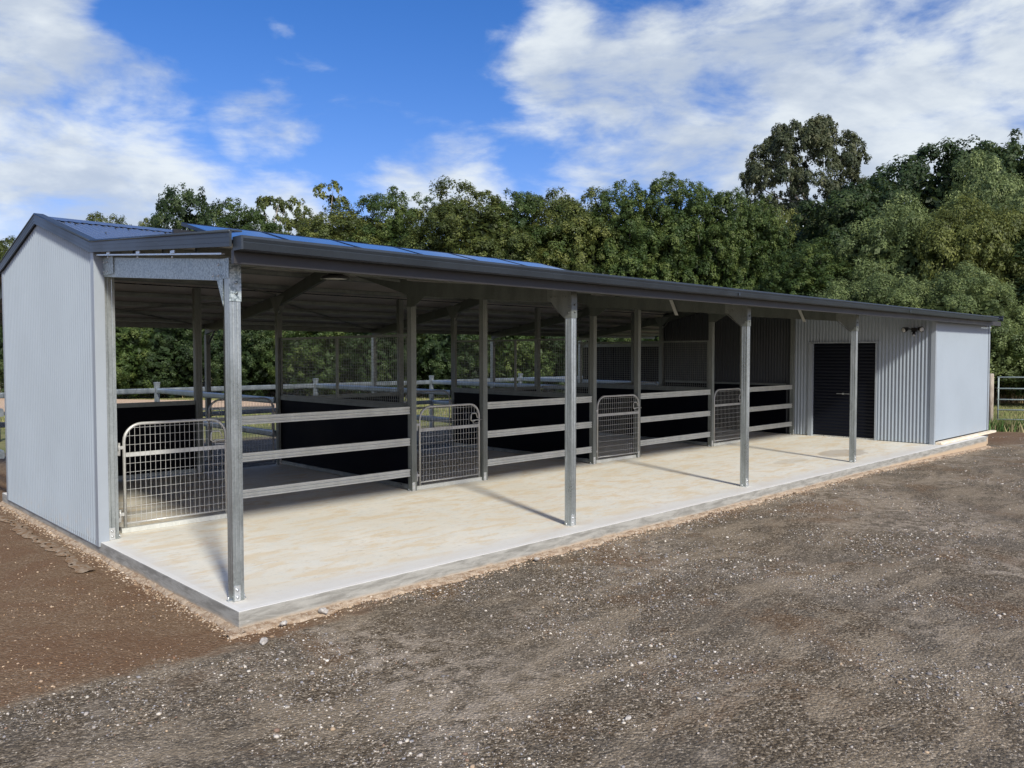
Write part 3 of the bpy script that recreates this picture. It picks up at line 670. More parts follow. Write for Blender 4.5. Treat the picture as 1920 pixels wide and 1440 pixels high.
# light coloured angle seen across the third and fourth porch rafters
for xa, ya in ((7.93, 1.55), (11.73, 1.3)):
    MB().prism([(xa - .012, ya, 2.80), (xa - .012, ya + .06, 2.805), (xa - .012, ya - .05, 2.56), (xa - .012, ya - .11, 2.555)], (.008, 0, 0)).build('fly_brace', 'galv_rail', BLD)
b = MB(); b.box((-.0, .3, 2.722), (.02, 3.16, 2.728))
bt = MB().prism([(.0, .22, 2.715), (.0, 3.16, 2.965), (.0, 3.16, 2.978), (.0, .22, 2.728)], (.03, 0, 0)); 
for yq in (1.1, 1.9, 2.7):
    zq = 2.722 + .085 * yq - .0; bt.box((-.008, yq, zq - .01), (.0, yq + .09, zq + .016)); bt.cyl((-.012, yq + .05, zq - .04), (.0, yq + .05, zq - .04), .008, 6)
bt.build('barge_angle', 'zinc', BLD)
for (yy, zz_) in ((3.12, 2.80), (3.12, 2.90), (3.02, 2.80), (3.02, 2.895), (.42, 2.575), (.42, 2.66), (.52, 2.58)): MB().cyl((.062, yy, zz_), (.0695, yy, zz_), .011, 6).build('bolt', 'zinc', BLD)
b = MB(); b.box((.070, 2.85, 2.765), (.078, 3.2, 2.94)); b.build('rafter_plate', 'galv_spangle', BLD)

# stall front line: main columns and gate posts up to the roof
YS = 3.40
post(.09, 3.20, .001, 2.96, wx=.105, m_='galv_post')
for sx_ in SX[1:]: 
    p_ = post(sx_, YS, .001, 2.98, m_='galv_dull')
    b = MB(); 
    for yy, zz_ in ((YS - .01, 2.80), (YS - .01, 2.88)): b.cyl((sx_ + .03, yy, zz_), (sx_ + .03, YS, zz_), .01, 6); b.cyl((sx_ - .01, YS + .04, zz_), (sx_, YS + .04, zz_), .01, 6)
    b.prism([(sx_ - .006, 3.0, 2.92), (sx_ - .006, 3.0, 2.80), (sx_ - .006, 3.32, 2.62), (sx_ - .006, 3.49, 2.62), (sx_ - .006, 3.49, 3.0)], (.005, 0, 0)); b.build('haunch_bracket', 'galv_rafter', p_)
GP = [1.50, 5.585, 9.505, 13.36]
for gx_ in GP: post(gx_, YS, .001, 3.0)
post(15.70, YS, .001, 2.98, wx=.075)
# stall rails
RX = [(1.592, 4.20), (5.677, 8.20), (9.597, 12.06), (13.452, 15.695)]
RP = [(0, .0), (.0, .018), (.012, .026), (.012, .036), (.0, .044), (.0, .058), (.012, .066), (.012, .076), (.0, .084), (.0, .104), (.045, .104), (.045, 0)]
for a, b_ in RX:
    for zt in (1.207, .758, .315):
        o = MB().ext([(q[1], q[0]) for q in RP], (b_, YS + .02, zt - .104), (a, YS + .02, zt - .104), (0, 0, 1)).build('stall_rail', 'galv_rail', BLD)
# partitions between stalls: black board below, weld mesh screen above
def wires(b, axis, fix, a0, a1, z0, z1, sa, sz, r=.0022):
    def bar(p0, p1): 
        d = Vector(p1) - Vector(p0); ax_ = (0, 0, 1) if abs(d.z) < .1 else (1, 0, 0)
        b.ext([(-r, -r), (r, -r), (r, r), (-r, r)], p0, p1, ax_, caps=False)
    P = (lambda a, z: (fix, a, z)) if axis == 'Y' else (lambda a, z: (a, fix, z))
    n_ = int(round((a1 - a0) / sa))
    for i in range(1, n_): a = a0 + (a1 - a0) * i / n_; bar(P(a, z0), P(a, z1))
    n_ = int(round((z1 - z0) / sz))
    for i in range(1, n_): z = z0 + (z1 - z0) * i / n_; bar(P(a0, z), P(a1, z))
for px_ in (4.255, 8.255, 12.115):
    y0, y1 = YS + .11, 7.24
    o = MB().box((px_ - .01, y0, .085), (px_ + .01, y1, 1.15)).build('partition_board', 'black_board', BLD)
    MB().box((px_ - .028, y0, 1.152), (px_ + .028, y1, 1.215)).build('top_rail', 'galv_dull', o)
    MB().box((px_ - .028, y0, .02), (px_ + .028, y1, .083)).build('bottom_rail', 'galv_post', o)
    f = MB(); z0, z1 = 1.218, 2.24; r_ = .018
    f.box((px_ - r_, y0, z0), (px_ + r_, y1, z0 + .03)).box((px_ - r_, y0, z1 - .035), (px_ + r_, y1, z1)).box((px_ - r_, y0, z0 + .032), (px_ + r_, y0 + .035, z1 - .037)).box((px_ - r_, y1 - .035, z0 + .032), (px_ + r_, y1, z1 - .037)).box((px_ - r_, 5.39, z0 + .032), (px_ + r_, 5.43, z1 - .037))
    sc_ = f.build('mesh_screen', 'galv_dull', BLD)
    wb = MB(); wires(wb, 'Y', px_ + .012, y0, y1, z0 + .02, z1 - .02, .05, .05); wb.build('weld_mesh', 'galv_dull', sc_, recalc=False)
# rear stall line
SXR = [4.20, 8.24, 12.10, 15.72]; GR = [2.74, 6.83, 10.78, 14.45]
post(.09, 7.24, .001, 2.96)
for sx_ in SXR:
    p_ = post(sx_, 7.25, .001, 2.96)
    MB().prism([(sx_ - .006, 7.0, 2.97), (sx_ - .006, 7.25, 2.70), (sx_ - .006, 7.34, 2.70), (sx_ - .006, 7.50, 2.97)], (.005, 0, 0)).build('haunch_bracket', 'galv_dull', p_)
    MB().ext([(-.02, -.003), (.02, -.003), (.02, .003), (-.02, .003)], (sx_ + .045, 7.24, 2.66), (sx_ + .045, 6.95, 2.98), (1, 0, 0)).build('knee_brace', 'galv_dull', p_)
    MB().box((sx_ + .02, 7.242, 2.66), (sx_ + .07, 7.249, 2.72)).build('bracket_lip', 'zinc', p_)
for gx_ in GR: post(gx_, 7.25, .001, 3.04, wx=.11)
for a, b_ in ((.18, 2.735), (4.30, 6.825), (8.34, 10.775), (12.20, 14.445)):
    o = MB().box((a, 7.28, .085), (b_, 7.30, 1.13)).build('partition_board', 'black_board', BLD)
    MB().box((a, 7.262, 1.132), (b_, 7.318, 1.20)).build('top_rail', 'galv_dull', o); MB().box((a, 7.262, .02), (b_, 7.318, .083)).build('bottom_rail', 'galv_post', o)
# main rafters to the ridge, and lean-to rafters with posts
for sx_ in [SX[0]] + SXR:
    xw = sx_ + .004
    czee(xw, xw + .06, 3.49, ZE + .06 - .10, ZE - .28, YR, ZR - .10, ZR - .33); czee(xw, xw + .06, YR + .002, ZR - .10, ZR - .33, 7.245, ZE - .10, ZE - .28)
    czee(xw, xw + .06, 7.34, 2.985, 2.79, 10.26, 2.535, 2.36)
    p_ = post(sx_, 10.20, float(tz(sx_, 10.2)), 2.35, m_='galv_post' if sx_ > 5 else 'galv_dull')
    MB().ext([(-.02, -.003), (.02, -.003), (.02, .003), (-.02, .003)], (sx_ + .045, 10.19, 2.16), (sx_ + .045, 9.90, 2.42), (1, 0, 0)).build('knee_brace', 'galv_dull', p_)
# rear lean-to end screen beside the store: dark clad panel under a galvanised rail
o = corr('screen_wall', (15.80, 7.40, 0), (0, 1, 0), 2.78, .0, lambda u: 2.16, (-1, 0, 0), 'navy_door')
MB().box((15.77, 7.36, 2.165), (15.83, 10.19, 2.255)).build('top_rail', 'galv_dull', o)
# gate thresholds
for a, b_ in ((.30, 1.49), (4.305, 5.58), (8.305, 9.50), (12.165, 13.355)): MB().box((a, YS + .03, .002), (b_, YS + .08, .055)).build('threshold', 'galv_rail', BLD)

# ------------------------------------------------------------------ solar panels
XP = 1.57
def solar_proto():
    t_ = thing('solar_panel', 'x', 'solar panel', group='row of solar panels on the front roof slope')
    W_, H_ = 1.115, 1.60
    MB().prism([(0.028, .028, .0), (W_ - .028, .028, 0), (W_ - .028, H_ - .028, 0), (0.028, H_ - .028, 0)], (0, 0, .006)).build('glass', 'solar_glass', t_)
    f = MB().box((0, 0, -.032), (W_, .026, .010)).box((0, H_ - .026, -.032), (W_, H_, .010)).box((0, .027, -.032), (.026, H_ - .027, .010)).box((W_ - .026, .027, -.032), (W_, H_ - .027, .010)); f.build('frame', 'black_plastic', t_)
    MB().box((.03, .03, -.012), (W_ - .03, H_ - .03, -.004)).build('backsheet', 'black_plastic', t_)
    return t_
sp0 = solar_proto(); slope = math.atan2(ZR - ZE, YR - YM)
SL = ['solar panel nearest the gable end, with its dark side edge showing', 'second solar panel from the gable end', 'solar panel between the second and the fourth from the gable end', 'fourth solar panel from the gable end', 'second to last solar panel, above the second porch bay', 'farthest solar panel of the row, where the blue strip on the roof ends']
for i in range(6):
    t_ = sp0 if i == 0 else copy_tree(sp0)
    y_ = 3.30; t_.location = (XP + i * 1.135, y_, ZE + (y_ - YM) * math.tan(slope) + .165); t_.rotation_euler = (slope, 0, 0); t_['label'] = SL[i]
for k, yy in enumerate((3.72, 4.42)):
    b = MB(); b.box((1.30, yy, zroof(yy) + .012), (8.5, yy + .04, zroof(yy) + .125))
    tag(b.build('mounting_rail', 'black_plastic'), ['lower black aluminium rail carrying the solar panels', 'upper black rail under the solar panels, its end poking out beyond them'][k], 'rail', 'rails under the solar panels')

# ------------------------------------------------------------------ lamps
t_ = thing('high_bay_lamp', 'round black lamp hanging under the porch roof left of the second stall column', 'lamp', (2.70, 2.95, 2.885))
b = MB(); ring = []
for k, (rr_, zz_) in enumerate(((.03, .12), (.09, .10), (.10, .055), (.165, .03), (.185, .0), (.165, -.004))):
    pass
pr_ = [(.03, .12), (.085, .10), (.10, .055), (.165, .035), (.185, .0), (.160, -.004), (.155, .01)]; vs = []; fs = []; NS = 28
for rr_, zz_ in pr_:
    for k in range(NS): a = 6.28318 * k / NS; vs.append((rr_ * math.cos(a), rr_ * math.sin(a), zz_))
for i in range(len(pr_) - 1):
    for k in range(NS): fs.append((i * NS + k, i * NS + (k + 1) % NS, (i + 1) * NS + (k + 1) % NS, (i + 1) * NS + k))
fs.append(tuple(range(NS))); b.add(vs, fs, True).build('lamp_body', 'black_plastic', t_)
b = MB(); b.cyl((0, 0, .004), (0, 0, .009), .153, 28); b.build('lamp_lens', 'lamp_lens', t_)
MB().cyl((0, 0, .12), (0, 0, .16), .012, 8).build('hook', 'black_plastic', t_)
t_ = thing('security_light', 'black twin-head security light on the store wall above the roller door', 'light', (15.80, .68, 2.47))
MB().box((-.05, -.05, -.04), (0, .05, .05)).build('mount_plate', 'black_plastic', t_)
for (dy, dr) in ((-.12, (-.45, -.55, -.15)), (.13, (-.7, .35, -.25))):
    d = Vector(dr).normalized(); p0 = Vector((-.08, dy, .03)); h = MB(); h.tube([Vector((-.03, dy * .2, .02)), p0], .014, 8); h.tube([p0 - d * .03, p0 + d * .03, p0 + d * .085, p0 + d * .10], [.03, .05, .062, .062], 16); ho = h.build('lamp_head', 'black_plastic', t_)
    MB().cyl(p0 + d * .099, p0 + d * .104, .05, 16).build('lamp_lens', 'lamp_lens', ho)
h = MB(); h.tube([(-.04, 0, -.03), (-.07, -.01, -.07), (-.10, -.02, -.11)], [.02, .034, .03], 12); so_ = h.build('sensor', 'black_plastic', t_)
MB().cyl((-.098, -.0195, -.108), (-.108, -.022, -.120), .022, 12).build('sensor_lens', 'lamp_lens', so_)
# rolled shade cloth hanging at the far front corner
cl_ = MB(); vs = []; NS = 14; zs = np.linspace(2.60, .02, 40)
for i, z in enumerate(zs):
    f = i / 39; bl = .035 + .05 * f ** 1.5 * (1 + .25 * math.sin(f * 17)) * (1 if f < .93 else .5); ox = .03 * math.sin(f * 5) 
    for k in range(NS):
        a = 6.283 * k / NS; rr_ = bl * (1 + .18 * math.sin(3 * a + f * 6) + .1 * math.sin(7 * a)); vs.append((rr_ * math.cos(a) * 1.1 + ox, rr_ * math.sin(a), z))
fs = [(i * NS + k, i * NS + (k + 1) % NS, (i + 1) * NS + (k + 1) % NS, (i + 1) * NS + k) for i in range(39) for k in range(NS)]
o = cl_.add(vs, fs, True).build('shade_cloth', 'black_plastic'); o.location = (19.80, .36, .0); tag(o, 'black shade cloth bundled and hanging at the far corner of the grey store wall', 'shade cloth')
tag(MB().cyl((19.64, .34, 2.61), (20.0, .34, 2.61), .022, 10).build('curtain_pole', 'white_tape'), 'short white pole end above the hanging black shade cloth', 'pole')

# ------------------------------------------------------------------ stall gates
def arc(cx, cz, r, a0, a1, n_=7): return [(cx + r * math.cos(R(a0 + (a1 - a0) * i / n_)), 0, cz + r * math.sin(R(a0 + (a1 - a0) * i / n_))) for i in range(n_ + 1)]
def make_gate(w_=1.15, m_='tube'):
    t_ = thing('stall_gate', 'x', 'gate', group='arched tube and mesh gates of the stalls')
    r = .19; H = 1.19; path = [(0, 0, .045)] + arc(r, H - r, r, 180, 90) + arc(w_ - r, H - r, r, 90, 0) + [(w_, 0, .045)]
    MB().tube(path, .0165, 10).cyl((0.01, 0, .10), (w_ - .01, 0, .10), .012, 8).build('frame', m_, t_)
    MB().box((.014, -.009, .832), (w_ - .014, .009, .878)).build('middle_bar', m_, t_)
    wb = MB(); q = .0018
    n_ = 21
    for i in range(1, n_):
        x_ = w_ * i / n_; zt = H - .01
        if x_ < r: zt = H - r + math.sqrt(max(r * r - (r - x_) ** 2, 0))
        if x_ > w_ - r: zt = H - r + math.sqrt(max(r * r - (x_ - w_ + r) ** 2, 0))
        if w_ - .205 < x_ < w_ - .02:
            wb.box((x_ - q, -.014 - q, .10), (x_ + q, -.014 + q, .88)); wb.box((x_ - q, -.014 - q, 1.06), (x_ + q, -.014 + q, zt))
        else: wb.box((x_ - q, -.014 - q, .10), (x_ + q, -.014 + q, zt))
    for i, z in enumerate((.19, .285, .38, .475, .57, .665, .76, .965, 1.062, 1.15)):
        xa, xb = .012, w_ - .012
        if z > H - r: k = r - math.sqrt(max(r * r - (z - H + r) ** 2, 0)); xa, xb = k + .005, w_ - k - .005
        if z == .965: xb = w_ - .215
        wb.box((xa, -.018 - q, z - q), (xb, -.018 + q, z + q))
    wb.build('mesh', m_, t_, recalc=False)
    hb = MB(); hb.tube([(w_ - .10, -.02, .935), (w_ - .17, -.03, .935), (w_ - .195, -.035, .95), (w_ - .19, -.035, 1.035), (w_ - .175, -.035, 1.05), (w_ - .10, -.035, 1.05), (w_ - .085, -.03, 1.043), (w_ - .05, -.02, .975)], .008, 8)
    hb.tube([(w_ - .15, -.02, .945), (w_ + .05, -.02, .945)], .008, 8); hb.box((w_ - .14, -.026, .90), (w_ - .135, -.012, .945)).box((w_ - .14, -.024, .895), (w_ - .01, -.016, .901)); hb.build('latch', m_, t_)
    for z in (.90, .17):
        MB().box((-.062, -.012, z + .02), (-.012, .012, z + .055)).cyl((-.052, 0, z - .05), (-.052, 0, z + .09), .013, 10).box((-.085, -.012, z - .045), (-.045, .012, z + .0)).build('hinge', m_, t_)
    return t_
gates = [((.345, YS + .055, .0), 0, 'nearest stall gate, hung on the gable wall corner and half behind the corner post'), ((4.395, YS + .055, 0), 0, 'second stall gate along the front, left of the long middle rails'),
         ((8.39, YS + .055, 0), -R(2.5), 'third stall gate along the front, right of the second porch post'), ((12.255, YS + .055, 0), 0, 'farthest front stall gate, beside the third porch post'),
         ((4.12, 7.29, .0), math.pi, 'dark back gate seen behind the corner porch post'), ((8.15, 7.29, 0), math.pi, 'back gate seen through the second front gate, against the grass'),
         ((12.0, 7.29, 0), math.pi, 'back gate seen just left of the second porch post, only its arch above the board'), ((15.62, 7.29, 0), math.pi, 'back gate of the darkest stall, its arch beside the store wall')]
g0 = make_gate()
for i, (loc, rz, lb) in enumerate(gates):
    t_ = g0 if i == 0 else copy_tree(g0); t_.location = loc; t_.rotation_euler = (0, 0, rz); t_['label'] = lb
    if i >= 4: t_['group'] = 'arched back gates of the stalls'

# ------------------------------------------------------------------ yards behind
def yard_post(loc, label):
    x_, y_ = loc; zb = float(tz(x_, y_)); t_ = thing('yard_post', label, 'post', (x_, y_, zb), 0, 'capped posts at the yard corners')
    h = 1.36 - zb - .06
    MB().ext(post_profile(.09, .09), (-.045, -.045, -.1), (-.045, -.045, h), (1, 0, 0)).build('shaft', 'galv_yard', t_)
    b = MB().box((-.058, -.058, h), (.058, .058, h + .018)).box((-.048, -.048, h + .018), (.048, .048, h + .028)).box((-.05, -.05, h - .04), (.05, .05, h - .002)); b.build('cap', 'galv_yard', t_)
YP = [(0, 12.85), (4.2, 12.85), (8.25, 12.85), (12.1, 12.85), (15.8, 12.85), (19.6, 12.85), (-4.1, 12.85)]
YL = ['capped yard post hidden behind the gable wall, at its back corner yard', 'capped yard post seen between the gable wall and the dark gate post', 'capped yard post seen through the mesh screen of the first partition', 'capped yard post seen right of the second stall gate', 'capped yard post seen through the mesh left of the second porch post', 'capped yard post behind the store at the far end of the rails', 'capped yard post at the left edge beyond the gable wall']
for q, lb in zip(YP, YL): yard_post(q, lb)
def yard_fence(p, q, label):
    t_ = thing('yard_rails', label, 'fence', (p[0], p[1], 0), 0, 'galvanised rails of the back yards')
    d = Vector((q[0] - p[0], q[1] - p[1], 0))
    for zt, h in ((1.19, .11), (.60, .11)):
        hh = h / 2; MB().ext([(-hh, -.025), (-hh * .55, -.03), (hh * .55, -.03), (hh, -.025), (hh, .025), (hh * .55, .03), (-hh * .55, .03), (-hh, .025)], (0, 0, zt - hh), (d.x, d.y, zt - hh), (0, 0, 1)).build('rail', 'galv_yard', t_)
seg_l = ['back yard rails behind the first stall', 'back yard rails behind the second stall', 'back yard rails behind the third stall', 'back yard rails behind the fourth stall', 'back yard rails behind the store']
xsY = [0, 4.2, 8.25, 12.1, 15.8, 19.6]
for i in range(5): yard_fence((xsY[i] + .055, 12.85), (xsY[i + 1] - .055, 12.85), seg_l[i])
yard_fence((-4.05, 12.85), (-.055, 12.85), 'yard rails at the far left beyond the gable wall')
for i, xq in enumerate(xsY[:5]): yard_fence((xq, 7.36 if i else 7.30), (xq, 12.79), ['dividing rails running back from the gable wall corner', 'dividing rails running back from the first rear column', 'dividing rails running back from the second rear column', 'dividing rails running back from the third rear column', 'dividing rails running back beside the dark clad screen'][i])

# ------------------------------------------------------------------ fences in the field
def far_fence(name, pts, label, sp, pm, rm, h, rails, pr=.06, tape=True, cat='fence'):
    t_ = thing(name, label, cat, (pts[0][0], pts[0][1], float(tz(*pts[0]))))
    o0 = Vector(t_.location)
    for a, b_ in zip(pts[:-1], pts[1:]):
        L_ = math.hypot(b_[0] - a[0], b_[1] - a[1]); n_ = max(1, int(round(L_ / sp)))
        for i in range(n_ + (1 if b_ is pts[-1] else 0)):
            f = i / n_; x_, y_ = a[0] + (b_[0] - a[0]) * f, a[1] + (b_[1] - a[1]) * f; z_ = float(tz(x_, y_)); hh = h * random.uniform(.97, 1.04)
            MB().tube([(x_ - o0.x, y_ - o0.y, z_ - .2 - o0.z), (x_ - o0.x, y_ - o0.y, z_ + hh - o0.z)], pr * random.uniform(.9, 1.1), 8).build('post', pm, t_)
        for z in rails:
            if tape: MB().tube([(a[0] - o0.x, a[1] - o0.y, float(tz(*a)) + z - o0.z), (b_[0] - o0.x, b_[1] - o0.y, float(tz(*b_)) + z - o0.z)], .02, 5).build('rail', rm, t_)
            else: MB().ext([(-.04, -.02), (.04, -.02), (.04, .02), (-.04, .02)], (a[0] - o0.x, a[1] - o0.y, float(tz(*a)) + z - o0.z), (b_[0] - o0.x, b_[1] - o0.y, float(tz(*b_)) + z - o0.z), (0, 0, 1)).build('rail', rm, t_)
    return t_
far_fence('paddock_fence', [(8.5, 60.5), (16.6, 54.0), (24.6, 46.5), (32.0, 38.8), (38.5, 31.5), (46.0, 22.5)], 'timber post and white tape paddock fence in front of the trees behind the stable', 2.6, 'timber', 'white_tape', 1.35, (1.28, .95, .6), .07)
far_fence('paddock_fence', [(44.5, 10.5), (48.5, 6.2), (52, 2.0)], 'timber post and tape fence in the grass beyond the metal gate', 3.0, 'timber', 'white_tape', 1.3, (1.22, .85), .09)
far_fence('arena_fence', [(13.0, 55.0), (20.4, 48.0)], 'low dark steel post and rail fence on the far side of the sand arena', 1.15, 'dark_steel', 'dark_steel', 1.25, (1.2, .75), .05, False)
far_fence('arena_fence', [(2.2, 18.2), (9.0, 16.6)], 'dark steel rail with posts at the near side of the sand arena', 2.4, 'dark_steel', 'dark_steel', .80, (.72, .42), .05, False)
# field gate at the right edge
t_ = thing('field_gate', 'pale green five-bar metal gate hung on a weathered timber post at the right edge', 'gate', (24.6, 1.36, -.3))
d = Vector((.52, -.854, 0)) * 3.6
fr = MB()
for z in (1.55, 1.21, .88, .57, .28): fr.tube([(0, 0, z), (d.x, d.y, z)], .021, 8)
fr.build('bars', 'gate_green', t_)
MB().tube([(0.02, -.03, .28), (0.02, -.03, 1.55)], .021, 8).tube([(d.x, d.y, .28), (d.x, d.y, 1.55)], .021, 8).build('stile', 'gate_green', t_)
o = MB().tube([(0, 0, -.3), (0, 0, 1.62), (0, 0, 1.66)], [.085, .078, .06], 12).build('gate_post', 'timber'); o.location = (24.5, 1.50, -.3); tag(o, 'weathered timber post carrying the pale green metal gate', 'post')
# heap of cut branches and coloured rug on the yard rail
def branchy(name, label, loc, n_, size, m_, cat, up=.5, r0=.03):
    b = MB(); rr2 = random.Random(hash(label) % 1000)
    for i in range(n_):
        a = rr2.uniform(0, 6.28); p0 = Vector((rr2.uniform(-1, 1) * size * .5, rr2.uniform(-1, 1) * size * .5, rr2.uniform(0, .25) * size)); d_ = Vector((math.cos(a), math.sin(a), rr2.uniform(0, up * 2))).normalized(); pts = [p0]
        for k in range(5): d_ = (d_ + Vector((rr2.uniform(-.4, .4), rr2.uniform(-.4, .4), rr2.uniform(-.35, .3)))).normalized(); pts.append(pts[-1] + d_ * size * rr2.uniform(.10, .2))
        b.tube(pts, [r0 * (1 - k / 6.5) for k in range(6)], 4, False)
    o = b.build(name, m_, recalc=False); o.location = loc; return tag(o, label, cat)
branchy('branch_heap', 'heap of grey dead branches seen through the mesh behind the yard rails', (25.8, 46.2, -1.05), 260, 2.6, 'pale_bark', 'branch heap', .35, .035)
branchy('bare_shrub', 'leafless brown shrub under the trees left of the second porch post', (38.6, 33.2, -1.05), 130, 3.2, 'twig', 'shrub', 1.0, .03)
branchy('bare_shrub', 'tangle of bare pale twigs in the dark trees right of the second stall column', (31.6, 37.6, 1.2), 50, 2.6, 'pale_bark', 'shrub', .3, .02)
branchy('bare_shrub', 'dry brown brush under the trees beyond the metal gate', (52.5, 9.0, -1.05), 200, 4.2, 'twig', 'shrub', .5, .03)
b = MB(); vs = []; 
for i in range(13):
    for j in range(5):
        u = i / 12; a = math.pi * j / 4; vs.append((u * .9, -.05 * math.cos(a) * 1.4, -.0 + .05 * math.sin(a) + (.02 * math.sin(u * 9)) - (.12 if j in (0, 4) else 0)))
fs = [(i * 5 + j, (i + 1) * 5 + j, (i + 1) * 5 + j + 1, i * 5 + j + 1) for i in range(12) for j in range(4)]
o = b.add(vs, fs, True).build('blanket', 'pale_cloth'); o.location = (1.9 - 4.6, 12.85, 1.20); tag(o, 'pale blanket draped over the yard rail at the left edge', 'blanket')

# ------------------------------------------------------------------ grass (stuff)
def blades(name, n, reg, hh, cols, label, lean=.3, wid=.012):
    x, y = reg(n); n = len(x); h = rng.uniform(hh[0], hh[1], n); a = rng.uniform(0, 6.28, n); l = rng.uniform(0, lean, n) * h; b2 = rng.uniform(0, 6.28, n)
    w2 = wid * rng.uniform(.6, 1.4, n); z = tz(x, y)
    v0 = np.stack([x - np.cos(a) * w2, y - np.sin(a) * w2, z - .02], -1); v1 = np.stack([x + np.cos(a) * w2, y + np.sin(a) * w2, z - .02], -1); v2 = np.stack([x + np.cos(b2) * l, y + np.sin(b2) * l, z + h], -1)
    V = np.stack([v0, v1, v2], 1).reshape(-1, 3); C_ = np.array(cols)[rng.choice(len(cols), n)] * rng.uniform(.7, 1.25, (n, 1)); T = np.concatenate([np.repeat(C_, 3, 0), np.ones((n * 3, 1))], 1)
    tag(link(name, numpy_mesh(name, V, n, 3, 'blade', T)), label, None, None, 'stuff')
def along(pts, width, clump=True):
    P = np.array(pts, float)
    def f(n):
        k = rng.integers(0, len(P) - 1, n); u = rng.random(n); base = P[k] + (P[k + 1] - P[k]) * u[:, None]
        off = rng.normal(0, width / 2, (n, 2)); q = base + off
        if clump: ok = vnoise(q[:, 0], q[:, 1], .8, 11) > .35; q = q[ok]
        return q[:, 0], q[:, 1]
    return f
dry = [(.42, .33, .18), (.36, .29, .14), (.50, .42, .27), (.28, .24, .10), (.30, .20, .11)]; grn = [(.13, .17, .045), (.19, .21, .07), (.24, .22, .09), (.30, .27, .13)]
blades('dry_grass', 26000, along([(8.0, 61.8), (16.6, 55.6), (24.8, 48.2), (32.8, 40.2), (39.3, 32.8), (47, 23.5)], 1.6), (.3, 1.25), dry, 'dry straw-coloured grass along the foot of the trees', .5, .02)
blades('dry_grass', 9000, along([(46, 11.5), (50, 7.2), (55, 1)], 1.8), (.2, .8), dry, 'dry brown grass in front of the trees beyond the metal gate', .5, .02)
blades('grass', 60000, lambda n: (lambda x, y: (x, y))(rng.uniform(24.6, 46, n), rng.uniform(-4, 11, n)), (.04, .16), grn, 'short paddock grass beyond the metal gate', .6, .012)
blades('grass', 70000, lambda n: (lambda x, y: (x[(y + x * .5) > 24], y[(y + x * .5) > 24]))(rng.uniform(3, 34, n), rng.uniform(15, 46, n)), (.04, .15), grn, 'short paddock grass behind the yards', .6, .015)
blades('weeds', 5000, along([(24.4, 1.7), (24.9, 1.0), (25.6, -.6)], .35, False), (.08, .42), [(.07, .14, .035), (.12, .18, .05), (.3, .26, .14)], 'green weeds at the foot of the metal gate', .7, .02)

